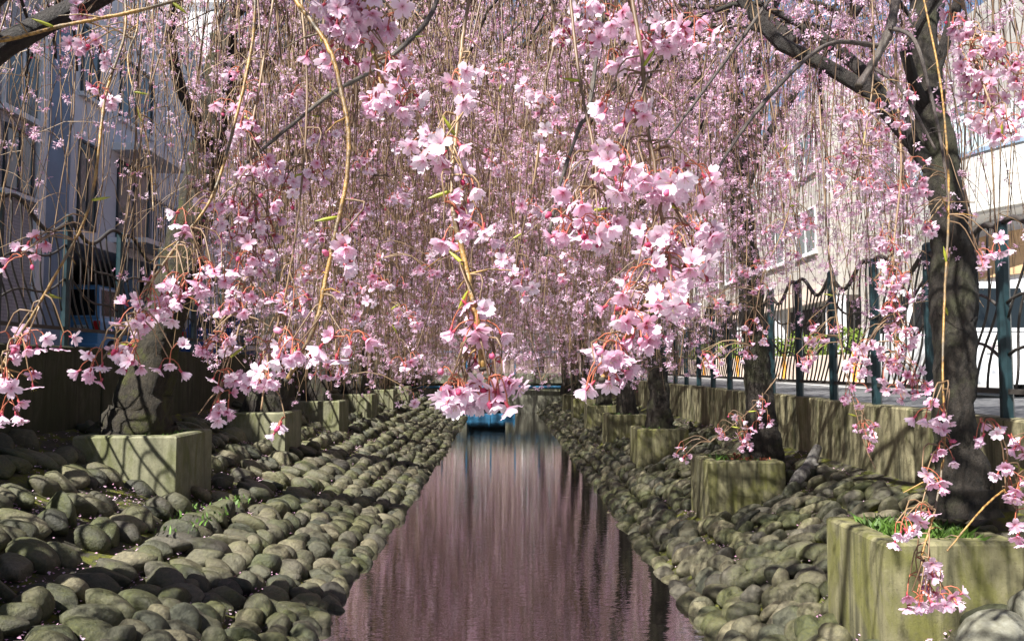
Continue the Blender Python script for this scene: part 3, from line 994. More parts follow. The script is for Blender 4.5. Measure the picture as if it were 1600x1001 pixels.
arc(4.45, 4.6, 5.3, 6.62).build('parapet', M['tile_bright'], e, smooth=False, offset=of)
arc(0.0, 4.45, 5.25, 5.5).build('balcony_floor', M['white_trim'], e, offset=of)
arc(4.42, 4.64, 6.622, 6.72).build('coping', M['blue_grey'], e, offset=of)
bal = arc(4.50, 4.56, 7.55, 7.62).build('handrail', M['pale_rail'], e, offset=of)
for k in range(70):
    a = R_(132 + 166 * k / 69)
    x_, y_ = cxr + 4.53 * math.cos(a), cyr + 4.53 * math.sin(a)
    MB().box(x_ - .035, x_ + .035, y_ - .035, y_ + .035, 6.72, 7.56).build('baluster', M['pale_rail'], bal, offset=of)
MB().box(12.2, 22, 15.8, 27, S2 - .2, 11).build('wall', M['tile_white'], e, offset=of)
arc(2.0, 3.6, S2, 5.24).build('ground_floor_wall', M['white_wall'], e, offset=of)
arc(3.602, 3.68, 3.9, 4.9, 150, 230).build('shop_panel', M['tan'], e, offset=of)
arc(3.602, 3.66, S2 + .1, 3.6, 165, 215).build('shop_window', M['glass'], e, offset=of)
for k in range(3):
    window(e, of, 12.2, 19.6 + k * 2.3, 21.2 + k * 2.3, 7.0, 8.8, M['glass'], M['white_trim'], face=-1)

e = empty('garage_house', (14, 34, S2), 'cream house with dark garage behind the clipped hedge', 'house')
of = (14, 34, S2)
MB().box(11.5, 22, 27.6, 50, S2 + 2.9, 12).build('upper_wall', M['tile_white'], e, offset=of)
MB().box(13.4, 22, 27.6, 50, S2 - .2, S2 + 2.89).build('garage_back', M['dark_in'], e, offset=of)
MB().box(11.3, 11.5, 27.5, 50, S2 + 2.7, S2 + 3.3).build('fascia', M['cream_wall'], e, offset=of)
for yy in (27.6, 33, 38.5, 44):
    MB().box(11.52, 12.0, yy, yy + .6, S2 - .2, S2 + 2.88).build('pillar', M['white_wall'], e, offset=of)
for k in range(6):
    window(e, of, 11.5, 28.8 + k * 3.3, 30.8 + k * 3.3, 6.0, 7.7, M['glass'], M['white_trim'], face=-1)
    window(e, of, 11.5, 28.8 + k * 3.3, 30.8 + k * 3.3, 9.0, 10.6, M['glass'], M['white_trim'], face=-1)

# low wall with hedge on it
e = empty('low_wall', (9.3, 26, S2), 'low cream wall with orange posts along the sunlit street', 'wall')
of = (9.3, 26, S2)
for k in range(10):
    y0 = 18.2 + k * 2.6
    MB().bevel_box(9.25, 9.45, y0, y0 + 2.58, S2 - .05, S2 + .72, .015).build('wall_panel', M['cream_wall'], e, offset=of)
for k in range(5):
    y0 = 20.7 + k * 5.2
    MB().bevel_box(9.17, 9.245, y0, y0 + .12, S2 - .05, S2 + .80, .01).build('post', M['orange'], e, offset=of)


def leaf_cloud(n, fn, size, name, mat, parent=None, seed=3, offset=(0, 0, 0)):
    r = np.random.default_rng(seed)
    p = fn(r, n)
    a = r.normal(size=(len(p), 3)); a /= np.linalg.norm(a, axis=1, keepdims=True)
    b = np.cross(a, r.normal(size=(len(p), 3))); b /= np.linalg.norm(b, axis=1, keepdims=True)
    s_ = r.uniform(0.7, 1.3, len(p))[:, None] * size
    v = np.stack([p - a * s_, p - b * s_ * .5, p + a * s_, p + b * s_ * .5], 1).reshape(-1, 3) - np.array(offset)
    me = big_mesh(name, v, np.arange(len(p) * 4).reshape(-1, 4))
    o = link(name, me, parent, [mat]); return o


for k in range(7):
    yc = 19.6 + k * 3.4
    def hf(r, n, yc=yc):
        u = r.normal(size=(n, 3)); u /= np.linalg.norm(u, axis=1, keepdims=True)
        rad = r.uniform(0.75, 1.05, n)[:, None] * (1 + .12 * np.sin(u[:, 1] * 9 + u[:, 2] * 7))[:, None]
        return np.array((9.95, yc, S2 + .95)) + u * rad * np.array((.45, 1.55, .55))
    e = empty('clipped_hedge', (9.95, yc, S2), 'bright green clipped hedge behind the low cream wall', 'hedge', 'hedges behind the cream wall')
    leaf_cloud(1500, hf, 0.055, 'foliage', M['hedge'], e, 40 + k, (9.95, yc, S2))
    st = MB(); st.tube([(0, 0, 0), (0.03, 0.05, .5), (0, .2, .9)], [.04, .03, .02], 6); st.tube([(0.03, .05, .5), (0, -.4, .95)], [.025, .012], 6); st.build('stem', M['bark'], e)

# grass in planters, dry leaves
def grass(c, rx, ry, n, h, seed):
    r = np.random.default_rng(seed)
    x = c[0] + r.uniform(-rx, rx, n); y = c[1] + r.uniform(-ry, ry, n)
    a = r.random(n) * 6.283; hh = h * r.uniform(.4, 1.2, n); wv = 0.006 + 0.008 * r.random(n)
    lean = r.normal(0, .5, (n, 2)) * hh[:, None]
    dx, dy = np.cos(a) * wv, np.sin(a) * wv
    z = np.full(n, c[2])
    v = np.stack([np.stack([x - dx, y - dy, z], -1), np.stack([x + dx, y + dy, z], -1),
                  np.stack([x + dx * 1.2 + lean[:, 0] * .4, y + dy * 1.2 + lean[:, 1] * .4, z + hh * .6], -1), np.stack([x + lean[:, 0], y + lean[:, 1], z + hh], -1)], 1)
    return v.reshape(-1, 3)


gv = [grass((2.30, 4.47, PTOP_R - .07), .22, .24, 900, .10, 1)]
for (a, b, c, d) in PR[3:]:
    gv.append(grass(((a + b) / 2, (c + d) / 2, PTOP_R - .07), .25, .25, 160, .09, int(c * 10)))
for (a, b, c, d) in PL[2:]:
    gv.append(grass(((a + b) / 2, (c + d) / 2, PTOP_L - .07), .34, .32, 200, .08, int(c * 10)))
gv.append(grass((-2.9, 7.2, zL(-2.9)), .5, .9, 250, .05, 77))
gv = np.vstack(gv)
me = big_mesh('grass', gv, np.arange(len(gv)).reshape(-1, 4))
tag(link('grass', me, None, [M['grass']]), 'green grass tufts growing in the tree planters', 'grass', kind='stuff')


def dl(r, n):
    return np.stack([r.normal(2.5, .14, n).clip(2.1, 2.6), r.normal(8.0, .16, n).clip(7.7, 8.2), PTOP_R - .04 + r.random(n) * .06], -1)


o = leaf_cloud(260, dl, 0.022, 'dry_leaves', M['dry_leaf'], None, 9)
tag(o, 'dry red leaves lying in the planter beside the grey log', 'leaves', kind='stuff')

# ------------------------------------------------------------------ weeping cherries
YL_X = [0, 150, 300, 450, 600, 680, 740, 850, 950, 1060, 1150, 1300, 1450, 1600]
YL_Y = [500, 530, 590, 630, 640, 612, 600, 606, 614, 618, 570, 540, 550, 540]


def density(px, py):
    d = np.ones_like(px)
    d = np.where((px > 1030) & (px < 1500) & (py < 440) & (py > -60), 1.9, d)
    d = np.where((px > 300) & (px < 1030) & (py > -60), 1.15, d)
    d = np.where((px < 300) & (py > 90), np.where(py < 230, .5, .25), d)
    d = np.where((px < 330) & (py <= 90), 1.3, d)
    d = np.where((px > 1230) & (py > 420), 0.9, d)
    d = np.where((px > 1500) & (py > 220), 0.4, d)
    return d


def flower_mesh(name, pos, axis, size, tint, seed, far=False):
    """five-petalled blossoms, each petal one kite-shaped face"""
    r = np.random.default_rng(seed)
    n = len(pos)
    ax = axis / (np.linalg.norm(axis, axis=1, keepdims=True) + 1e-9)
    u = np.cross(ax, r.normal(size=(n, 3))); u /= np.linalg.norm(u, axis=1, keepdims=True) + 1e-9
    w = np.cross(ax, u)
    cup = r.uniform(0.15, 0.75, n)
    tv = []
    for k in range(5):
        a = k * 2 * math.pi / 5
        for (rr_, da, zz) in ((0.08, 0, 0.0), (0.66, -0.36, 0.5), (1.04, 0, 0.9), (0.66, 0.36, 0.5)):
            tv.append((rr_ * math.cos(a + da), rr_ * math.sin(a + da), zz))
    tv = np.array(tv)
    jit = 1 + r.normal(0, .10, (n, 20))
    v = pos[:, None, :] + size[:, None, None] * ((tv[None, :, 0] * jit)[..., None] * u[:, None, :] + (tv[None, :, 1] * jit)[..., None] * w[:, None, :] + (tv[None, :, 2] * cup[:, None])[..., None] * ax[:, None, :])
    if far:                                    # one narrow triangle per petal
        keep_ = [i for i in range(20) if i % 4 in (0, 1, 3)]
        v = v[:, keep_].copy(); c0 = v[:, 0::3]; v[:, 1::3] += (v[:, 1::3] - c0) * .38; v[:, 2::3] += (v[:, 2::3] - c0) * .38
        tn = np.tile(np.array([0.22, 0.0, 0.0] * 5), (n, 1)) + tint[:, None]
        return big_mesh(name, v.reshape(-1, 3), np.arange(n * 15).reshape(-1, 3), {'tint': tn.clip(0, 1).ravel()})
    tn = np.tile(np.array([0.30, 0.02, -0.04, 0.02] * 5), (n, 1)) + tint[:, None]
    return big_mesh(name, v.reshape(-1, 3), np.arange(n * 20).reshape(-1, 4), {'tint': tn.clip(0, 1).ravel()})


def inside_view(p, m=40):
    px, py, z = to_px(p)
    return (z > 0.05) & (px > -m) & (px < 1600 + m) & (py > -m) & (py < 1001 + m)


TS = np.array(to_sun)


def in_gap(p):
    """opening cut into the crowns to let the sun down to the low hanging sprays"""
    for yy, x0, x1 in ((1.05, 480, 1130), (1.35, 100, 500), (1.7, 1280, 1600)):
        k = (p[:, 1] - yy) / TS[1]
        q = p - TS * k[:, None]
        px, py, z = to_px(q)
        if np.any((k > .3) & (px > x0) & (px < x1) & (py > -20) & (py < 640)): return True
    return False


class Tree:
    def __init__(s, trunk_pts, trunk_r, side, seed, label, group, n_limb=6, n_sec=7, n_shoot=9, fl=9000, fsize=0.019, far=False, shade_only=False, moss=False, reach=3.6, top=5.6, hi=0.0, near_cut=4.2, spread=118, gap=False):
        s.rg = np.random.default_rng(seed)
        s.side = side
        rg = s.rg
        s.base = Vector(trunk_pts[0])
        s.e = empty('weeping_cherry_tree', s.base, label, 'cherry tree', group)
        of = np.array(s.base)
        p = smooth_path(trunk_pts, 26)
        rr_ = np.interp(np.linspace(0, 1, 26), np.linspace(0, 1, len(trunk_r)), trunk_r)
        p[1:-1] += rg.normal(0, 0.010, (24, 3))
        nr, ns_ = (30, 14) if far else (90, 28)
        pp = smooth_path(p, nr); rp = np.interp(np.linspace(0, 1, nr), np.linspace(0, 1, 26), rr_)
        v, f = tube_arrays(pp, rp, ns_)
        v = v.reshape(nr, ns_, 3)
        th = np.arange(ns_) * 2 * math.pi / ns_
        hh_ = np.linspace(0, 1, nr)[:, None]
        wob = 1 + .10 * np.sin(th * 3 + 1.3)[None, :] * (1 - .8 * hh_) + .05 * np.sin(th * 5 + 9 * hh_ + 2) + .035 * np.sin(th * 2 + 31 * hh_) + rg.normal(0, .028, (nr, ns_)) + .03 * rg.normal(0, 1, (nr, 1))
        wob += .22 * np.maximum(0, np.sin(th * 5 + .7))[None, :] * np.exp(-hh_ * 22)         # root flare
        v = pp[:, None, :] + (v - pp[:, None, :]) * wob[..., None]
        me = big_mesh('trunk', v.reshape(-1, 3) - of, f, smooth=True)
        link('trunk', me, s.e, [M['bark_moss'] if moss else M['bark']])
        tops = p[-1]
        tw_v, tw_f, tw_b = [], [], 0
        br_v, br_f, br_b = [], [], 0
        nodes = []                                  # candidate flower nodes (pos)
        s.limbs = []

        def add_tube(store, pts, rad, sides):
            nonlocal tw_b, br_b
            v, f = tube_arrays(pts, rad, sides)
            if store == 'tw':
                tw_v.append(v); tw_f.append(f + tw_b); tw_b += len(v)
            else:
                br_v.append(v); br_f.append(f + br_b); br_b += len(v)

        canal = 0.0 if side < 0 else math.pi        # azimuth toward the water
        for k in range(n_limb):
            fr_ = (k + 0.5) / n_limb
            az = canal + (fr_ - .5) * 2 * R_(spread) + rg.normal(0, .15)
            toward = math.cos(az - canal)
            Ln = reach * (0.72 + 0.38 * max(0, toward)) * rg.uniform(.85, 1.15)
            st = p[int(26 * rg.uniform(.62, .98))]
            r0 = float(np.interp(st[2], p[:, 2], rr_)) * rg.uniform(.27, .42)
            zt = top + hi + rg.uniform(-.9, .7) - st[2]
            ss = np.linspace(0, 1, 12)
            rise = zt * np.sin(np.minimum(ss * 1.9, math.pi * .56 + ss * .3)) ** 0.9
            bend = rg.normal(0, .35)
            lp = np.stack([st[0] + Ln * ss * np.cos(az + bend * ss), st[1] + Ln * ss * np.sin(az + bend * ss), st[2] + rise - .5 * ss ** 4], -1)
            lp[1:] += rg.normal(0, .05, (11, 3))
            lr = r0 * (1 - ss) ** .8 * .9 + .012
            vv, ff = tube_arrays(smooth_path(lp, 24), np.interp(np.linspace(0, 1, 24), ss, lr), 9)
            link('limb', big_mesh('limb', vv - of, ff, smooth=True), s.e, [M['limb']])
            s.limbs.append(lp)
            nodes.append(lp[rg.integers(5, 12, 16)] + rg.normal(0, .16, (16, 3)))
            for j in range(n_sec):
                sj = rg.uniform(.22, 1.0)
                ip = sj * 11; i0 = min(int(ip), 10)
                st2 = lp[i0] + (lp[i0 + 1] - lp[i0]) * (ip - i0)
                az2 = az + rg.choice((-1, 1)) * rg.uniform(.3, 1.4)
                L2 = rg.uniform(.9, 2.1)
                s2 = np.linspace(0, 1, 7)
                up = rg.uniform(.1, .55)
                sp = np.stack([st2[0] + L2 * s2 * np.cos(az2), st2[1] + L2 * s2 * np.sin(az2), st2[2] + up * np.sin(s2 * 2.4) - .55 * s2 ** 2.5], -1)
                sp[1:] += rg.normal(0, .035, (6, 3))
                iv = inside_view(sp, 20)
                if np.any(iv & (sp[:, 1] < near_cut)): continue
                if gap and in_gap(sp) and rg.random() < .8: continue
                add_tube('br', sp, .022 * (1 - s2 * .75) * (1.2 - .5 * sj) + .003, 5)
                nodes.append(sp[rg.integers(1, 7, 5)] + rg.normal(0, .03, (5, 3)))
                for q in range(n_shoot):
                    sq = rg.uniform(.1, 1.0); ip = sq * 6; i0 = min(int(ip), 5)
                    st3 = sp[i0] + (sp[i0 + 1] - sp[i0]) * (ip - i0)
                    az3 = az2 + rg.normal(0, .9); out = rg.uniform(.15, .75)
                    zend = max(1.25, st3[2] - rg.gamma(3.2, .85) - .3)
                    if rg.random() < (.6 if far else .35): zend = rg.uniform(1.3, 2.2)
                    drop = st3[2] - zend
                    if drop < .4: continue
                    ns = 5 if far else 10
                    tt = np.linspace(0, 1, ns)
                    o_ = out * (1 - np.exp(-tt * 3.0)) + rg.normal(0, .28) * tt * math.sqrt(drop / 2.5)
                    kn = np.cumsum(np.cumsum(rg.normal(0, .02, (ns, 2)), 0) * .5 + rg.normal(0, .03, (ns, 2)), 0) * (10 / ns)
                    sh = np.stack([st3[0] + o_ * np.cos(az3) + kn[:, 0], st3[1] + o_ * np.sin(az3) + kn[:, 1],
                                   st3[2] + .16 * np.sin(np.minimum(tt * 7, 3.14)) - drop * tt ** 1.25], -1)
                    px, py, dz = to_px(sh)
                    iv = inside_view(sh, 30)
                    dn = np.stack([np.interp(np.linspace(0, ns - 1, 34), np.arange(ns), sh[:, c_]) for c_ in range(3)], -1)
                    if np.any(inside_view(dn, 60) & (dn[:, 1] < near_cut)) or np.linalg.norm(dn - CAMP, axis=1).min() < 1.3: continue
                    if gap and in_gap(sh) and rg.random() < .85: continue
                    lim = np.interp(px, YL_X, YL_Y) - abs(rg.normal(0, 22 if far else 60 if 300 < px[-1] < 1150 else 110))
                    bad = (iv & (py > lim)) | (sh[:, 2] < 1.2)
                    if side < 0: bad |= (sh[:, 0] < -WL + .1) & (sh[:, 2] < 3.5)
                    if bad.any():
                        m = int(np.argmax(bad))
                        if m < 3: continue
                        sh = sh[:m]; px, py = px[:m], py[:m]
                    xm = px.mean(); ym = py.mean()
                    if (xm < 300 and ym > 100 and rg.random() < .66) or (xm > 1480 and ym > 150 and rg.random() < .6): continue
                    n_ = len(sh)
                    add_tube('tw', sh, np.linspace(.0050, .0022, n_) * rg.choice((.65, .8, 1.0, 1.6)), 3)
                    seg = np.linalg.norm(np.diff(sh, axis=0), axis=1).sum()
                    kk = max(2, int(seg * (9 if not far else 7)))
                    tq = rg.uniform(.10, 1, kk)
                    # blossoms come in bunches with bare lengths between
                    tq = tq[(np.sin(tq * seg * 7 + rg.uniform(0, 6)) > -.45)]
                    if not len(tq): continue
                    ia = np.minimum((tq * (n_ - 1)).astype(int), n_ - 2); fa = tq * (n_ - 1) - ia
                    nd = sh[ia] + (sh[ia + 1] - sh[ia]) * fa[:, None]
                    nodes.append(nd)
                    if not far and not shade_only:
                        for _w in range(rg.poisson(1.3 + seg * .35)):          # short side twigs
                            b0 = sh[int(rg.integers(1, n_))]
                            dv = np.array((rg.normal(), rg.normal(), rg.normal(-.35, .6))); dv /= np.linalg.norm(dv)
                            ln = rg.uniform(.12, .75) if rg.random() < .4 else rg.uniform(.1, .35); t5 = np.linspace(0, 1, 5)[:, None]
                            sw = b0 + dv * ln * t5 + np.array((0, 0, -.45)) * ln * t5 ** 2 + rg.normal(0, .012, (5, 3)) * t5
                            px5, py5, z5 = to_px(sw[-1])
                            if inside_view(sw[-1], 60) and (py5 > np.interp(px5, YL_X, YL_Y) or sw[-1, 1] < near_cut - .1): continue
                            add_tube('tw', sw, np.linspace(.003, .0016, 5), 3)
                            nodes.append(sw[[2, 3, 4, 4]])
        if br_v:
            o = link('branches', big_mesh('branches', np.vstack(br_v) - of, np.vstack(br_f), smooth=True), s.e, [M['limb']]); tag(o, kind='stuff')
        if tw_v:
            o = link('hanging_twigs', big_mesh('hanging_twigs', np.vstack(tw_v) - of, np.vstack(tw_f)), s.e, [M['twig']]); tag(o, kind='stuff')
        if nodes:
            nd = np.vstack(nodes)
            px, py, z = to_px(nd)
            dn_ = density(px, py)
            sel = rg.random(len(nd)) < np.minimum(dn_, 1.9) / 1.9 * min(1.0, fl / 3.6 / (len(nd) * float(np.mean(np.minimum(dn_, 1.9))) / 1.9 + 1))
            nd = nd[sel]
            per = fl / max(1, len(nd))
            cnt = rg.poisson(per * rg.gamma(2.0, .5, len(nd))).clip(0, 12)
            pos = np.repeat(nd, cnt, 0)
            ax = rg.normal(size=pos.shape) * .9 + np.array((0, 0, -.35))
            axn = ax / np.linalg.norm(ax, axis=1, keepdims=True)
            pos = pos + axn * rg.uniform(.012, .062, len(pos))[:, None] + np.array((0, 0, -.012))
            ok = ~(inside_view(pos, 120) & (pos[:, 1] < near_cut - .15)) & (np.linalg.norm(pos - CAMP, axis=1) > 1.2)
            pos, ax = pos[ok], ax[ok]
            size = fsize * rg.uniform(.7, 1.2, len(pos))
            tint = rg.beta(1.6, 3.2, len(pos)) * .85
            bud = rg.random(len(pos)) < .09
            tint[bud] = rg.uniform(.8, 1, bud.sum()); size[bud] *= .5
            o = link('blossoms', flower_mesh('blossoms', pos - of, ax, size, tint, seed, far or near_cut > 8), s.e, [M['petal']]); tag(o, kind='stuff')
            s.nf = len(pos)


# ---- close-up flowers
def near_flower_mesh(k):
    r = np.random.default_rng(900 + k)
    openness = [1.35, 1.05, 0.8, 0.58, 1.2, 0.95, 0.42, 0.7][k]      # angle of petals from the axis
    vs, fs, mi, tn = [], [], [], []
    def put(v, f, m, t_):
        b = len(vs); vs.extend(v); fs.extend([tuple(b + i for i in q) for q in f]); mi.extend([m] * len(f)); tn.extend(t_)
    for p in range(5):
        a = p * 2 * math.pi / 5 + r.normal(0, .10)
        op = openness + r.normal(0, .12)
        wk = r.uniform(.66, .88)
        prof = [(0.04, 0.09, 0.45), (0.30, 0.30 * wk, 0.14), (0.62, 0.47 * wk, 0.0), (0.90, 0.34 * wk, -0.03)]
        v, tq = [], []
        for (l, wd, tt) in prof:
            curl = op + .25 * l * r.uniform(-.2, 1)
            rad, zz = l * math.sin(curl), l * math.cos(curl)
            for sd in (-1, 0, 1):
                wx = wd * sd * .92
                lift = .07 * abs(sd) * (1 if l > .2 else .3)
                v.append((rad * math.cos(a) - wx * math.sin(a), rad * math.sin(a) + wx * math.cos(a), zz + lift + r.normal(0, .012)))
                tq.append(tt + (.10 if sd == 0 else 0))
        l = 0.97; rad, zz = l * math.sin(op + .1), l * math.cos(op + .1)
        for sd in (-.5, .5):
            v.append((1.06 * rad * math.cos(a) - .30 * sd * math.sin(a), 1.06 * rad * math.sin(a) + .30 * sd * math.cos(a), zz * 1.06)); tq.append(-.04)
        f = [(0, 3, 4, 1), (1, 4, 5, 2), (3, 6, 7, 4), (4, 7, 8, 5), (6, 9, 10, 7), (7, 10, 11, 8), (9, 12, 10), (10, 13, 11)]
        put(v, f, 0, tq)
    # calyx and stalk end
    ring = [(0.13 * math.cos(i * 2 * math.pi / 5), 0.13 * math.sin(i * 2 * math.pi / 5), 0.04) for i in range(5)] + [(0.10 * math.cos(i * 2 * math.pi / 5), 0.10 * math.sin(i * 2 * math.pi / 5), -0.28) for i in range(5)] + [(0, 0, -.45)]
    put(ring, [(i, 5 + i, 5 + (i + 1) % 5, (i + 1) % 5) for i in range(5)] + [(5 + i, 10, 5 + (i + 1) % 5) for i in range(5)], 1, [0] * 11)
    for i in range(5):                       # stamens
        a = i * 1.257 + .6; d = r.uniform(.16, .3)
        put([(0.02 * math.cos(a), .02 * math.sin(a), .05), (d * math.cos(a) + .015, d * math.sin(a), .48), (d * math.cos(a) - .015, d * math.sin(a) + .02, .48)], [(0, 1, 2)], 2, [0] * 3)
    me = bpy.data.meshes.new('flower'); me.from_pydata(vs, [], fs)
    for m in (M['near_petal'], M['calyx'], M['bud_leaf']): me.materials.append(m)
    me.polygons.foreach_set('material_index', np.asarray(mi, np.int32))
    me.polygons.foreach_set('use_smooth', np.ones(len(fs), bool))
    at = me.attributes.new('tint', 'FLOAT', 'POINT'); at.data.foreach_set('value', np.asarray(tn, np.float32))
    me.update(); return me


def bud_mesh(k):
    v, f = ico1v.copy(), ico1f
    v = v * np.array((.30, .30, .52)); v[:, :2] *= (1 - .35 * np.clip(v[:, 2:3] / .52, -1, 1) * (1 if k else -.2))
    v[:, 2] += .35
    tn = np.full(len(v), .55 + .2 * k)
    me = big_mesh('bud', v, f, {'tint': tn}, smooth=True); me.materials.append(M['near_petal']); return me


FLOWERS = [near_flower_mesh(k) for k in range(8)]
BUDS = [bud_mesh(0), bud_mesh(1)]
FG_COUNT = {}
EXTRA = {}


FS = {'R0': 1.0}


def hanging(tree, path, r0, r1, mat, clusters, seed, cut_end=False, extend=None, flower=0.0172, leaf=2):
    """path: (px,py,depth) points; clusters: (px,py,rx,ry,n) with the depth of the closest path point. Part of the tree, its flowers sub-parts."""
    r = np.random.default_rng(seed)
    pts = [P(*q) for q in path]
    if extend is not None:                   # run on upward out of view to the limb it hangs from
        out_ = path[0][1] < 0 or path[0][0] < 0 or path[0][0] > 1600
        pts = [Vector(extend)] + ([pts[0] + (pts[0] - pts[1]).normalized() * .12 + Vector((0, 0, .05))] if out_ else []) + pts
    n = max(24, 10 * len(pts))
    sp = smooth_path(pts, n)
    if extend is not None:
        sp[2:-1] += r.normal(0, .0002, (n - 3, 3))
    of = np.array(tree.base)
    tt = np.linspace(0, 1, n)
    rad = (r0 + (r1 - r0) * tt) * (.74 if mat == 'shoot' else .85)
    rad = rad * (1 + .22 * (r.random(n) < .16)) * r.uniform(.94, 1.06, n)
    mb = MB()
    mb.tube(sp, rad, 8, 0)
    twig_i = 0
    jobs = []
    for c in clusters:
        cx, cy, rx, ry, cnt = c[:5]
        d = [abs(q[0] - cx) + abs(q[1] - cy) for q in path]
        dep = c[5] if len(c) > 5 else path[int(np.argmin(d))][2]
        sc = dep / FPX
        C = P(cx, cy, dep)
        left = int(math.ceil(cnt * (1.35 if tree in (T['R0'], T['Lm']) else 1.75)))
        while left > 0:
            k = min(left, int(r.integers(2, 5)))
            left -= k
            for _try in range(20):
                a, b = r.uniform(-1, 1, 2)
                if a * a + b * b < 1: break
            node = Vector((C.x + a * rx * sc * .85, C.y + r.normal(0, .5) * rx * sc, C.z - b * ry * sc * .85 + .012))
            i = int(np.argmin(np.linalg.norm(sp - np.array(node) - np.array((0, 0, .05)), axis=1)))
            s0 = Vector(sp[i])
            if (node - s0).length > .012:
                mid = (s0 + node) / 2 + Vector((r.normal(0, .008), r.normal(0, .008), .012 + .1 * (node - s0).length))
                tp = smooth_path([s0, mid, node], 6)
                mb.tube(tp, np.linspace(.0016, .001, 6), 5, 1, cap=False)
            for _k in range(k):
                dr = Vector((r.normal(0, .8), r.normal(-.25, .7), r.normal(-.55, .55))).normalized()
                pl = r.uniform(.014, .032)
                end = node + dr * pl + Vector((0, 0, -.008))
                mb.tube(smooth_path([node, node + dr * pl * .6 + Vector((0, 0, .003)), end], 4), [.0009, .0008, .0009, .0011], 4, 2, cap=False)
                ax = (end - node).normalized() * .8 + Vector((r.normal(0, .35), r.normal(-.2, .35), r.normal(-.15, .35)))
                jobs.append((end, ax.normalized(), flower * (1.04 if tree in (T['R0'], T['Lm']) else .93) * r.uniform(.82, 1.12), r.random() < .10))
    for _ in range(6 if mat == 'shoot' else 3):   # bare spur shoots
        i = int(r.integers(n // 5, n - 2)); b = Vector(sp[i]); d = Vector((r.normal(), r.normal() * .5, r.normal(-.3, .5))).normalized(); q_ = r.uniform(.012, .07)
        mb.tube([b, b + d * q_ * .5 + Vector((0, 0, .004)), b + d * q_], [.0016, .0012, .0007], 5, 0, cap=False)
    for _ in range(leaf):                     # young green leaf tips
        i = int(r.integers(n // 3, n)); b = Vector(sp[i]); d = Vector((r.normal(), r.normal() * .4, r.normal() * .6)).normalized()
        mb.tube([b, b + d * .008, b + d * .02, b + d * .032], [.0012, .0028, .0026, .0003], 5, 3, cap=False)
    mats = [M[mat], M['twig'], M['pedicel'], M['bud_leaf'], M['shoot_end']]
    if cut_end:
        mb.m[-1 - 0] = mb.m[-1]
        e0, e1 = Vector(sp[-1]), Vector(sp[-1]) + (Vector(sp[-1]) - Vector(sp[-2])).normalized() * .004
        mb.tube([e0, e1], [r1 * 1.04, r1 * .9], 8, 4)
    br = mb.build('hanging_branch', mats, tree.e, smooth=True, offset=of)
    order = list(range(len(jobs)))
    for jn in order:
        end, ax, sz, bud = jobs[jn]
        done = FG_COUNT.get(tree.e.name, 0)
        FG_COUNT[tree.e.name] = done + 1
        if done >= 300 or (jn % 3 == 2 and len(jobs) > 12):
            EXTRA.setdefault(tree, []).append((end - tree.base, ax, sz, r.uniform(0, 6.28), int(r.integers(8)), r.uniform(-.2, .2)))
            FG_COUNT[tree.e.name] -= 0 if done >= 300 else 1
            continue
        me = BUDS[int(r.integers(2))] if bud else FLOWERS[int(r.integers(8))]
        o = bpy.data.objects.new('bud' if bud else 'flower', me); COL.objects.link(o); o.parent = br
        q = ax.to_track_quat('Z', 'Y').to_matrix() @ Matrix.Rotation(r.uniform(0, 6.28), 3, 'Z')
        s_ = sz * (.8 if bud else 1)
        o.matrix_local = Matrix.Translation(end - tree.base) @ q.to_4x4() @ Matrix.Diagonal((s_, s_, s_, 1))
    return br


GL, GR = 'weeping cherries along the dark mossy wall', 'weeping cherries below the sunlit street'
T = {}


def auto_trunk(x, y, zb, lean, h, seed):
    r = np.random.default_rng(seed)
    return [(x, y, zb), (x + lean * .15, y + r.normal(0, .05), zb + h * .25), (x + lean * .45, y + r.normal(0, .1), zb + h * .55), (x + lean * .8, y + r.normal(0, .15), zb + h * .8), (x + lean, y + r.normal(0, .2), zb + h)]


# trees whose trunks stand outside the view, over and behind the camera
T['L0'] = Tree(auto_trunk(-3.6, .6, 1.05, .7, 2.7, 1), (.26, .2, .17, .15, .12), -1, 21, 'weeping cherry whose crown arches over the water, trunk out of view by the dark wall', GL, fl=8000, fsize=.028, n_shoot=11, n_sec=8, top=5.4, near_cut=9, gap=True)
T['L1'] = Tree(auto_trunk(-3.6, 4.2, 1.05, .7, 2.7, 2), (.26, .2, .17, .15, .12), -1, 22, 'weeping cherry with bare golden shoots, trunk out of view by the dark wall', GL, fl=7000, fsize=.024, n_shoot=9, n_sec=7, top=5.3, near_cut=3.6, gap=True)
T['R0'] = Tree(auto_trunk(2.45, .98, .8, -.4, 3.0, 3), (.2, .15, .13, .12, .10), 1, 23, 'weeping cherry whose big pale flower bunches hang over mid canal', GR, fl=5500, fsize=.028, n_shoot=10, n_sec=7, top=5.6, near_cut=9, gap=True)
T['Lm'] = Tree(auto_trunk(-3.6, -3.0, 1.05, .7, 2.7, 4), (.26, .2, .17, .15, .12), -1, 24, 'weeping cherry seen only by its long golden shoots hanging from overhead', GL, fl=1800, fsize=.028, n_shoot=5, n_sec=6, top=5.4, near_cut=9, gap=True)
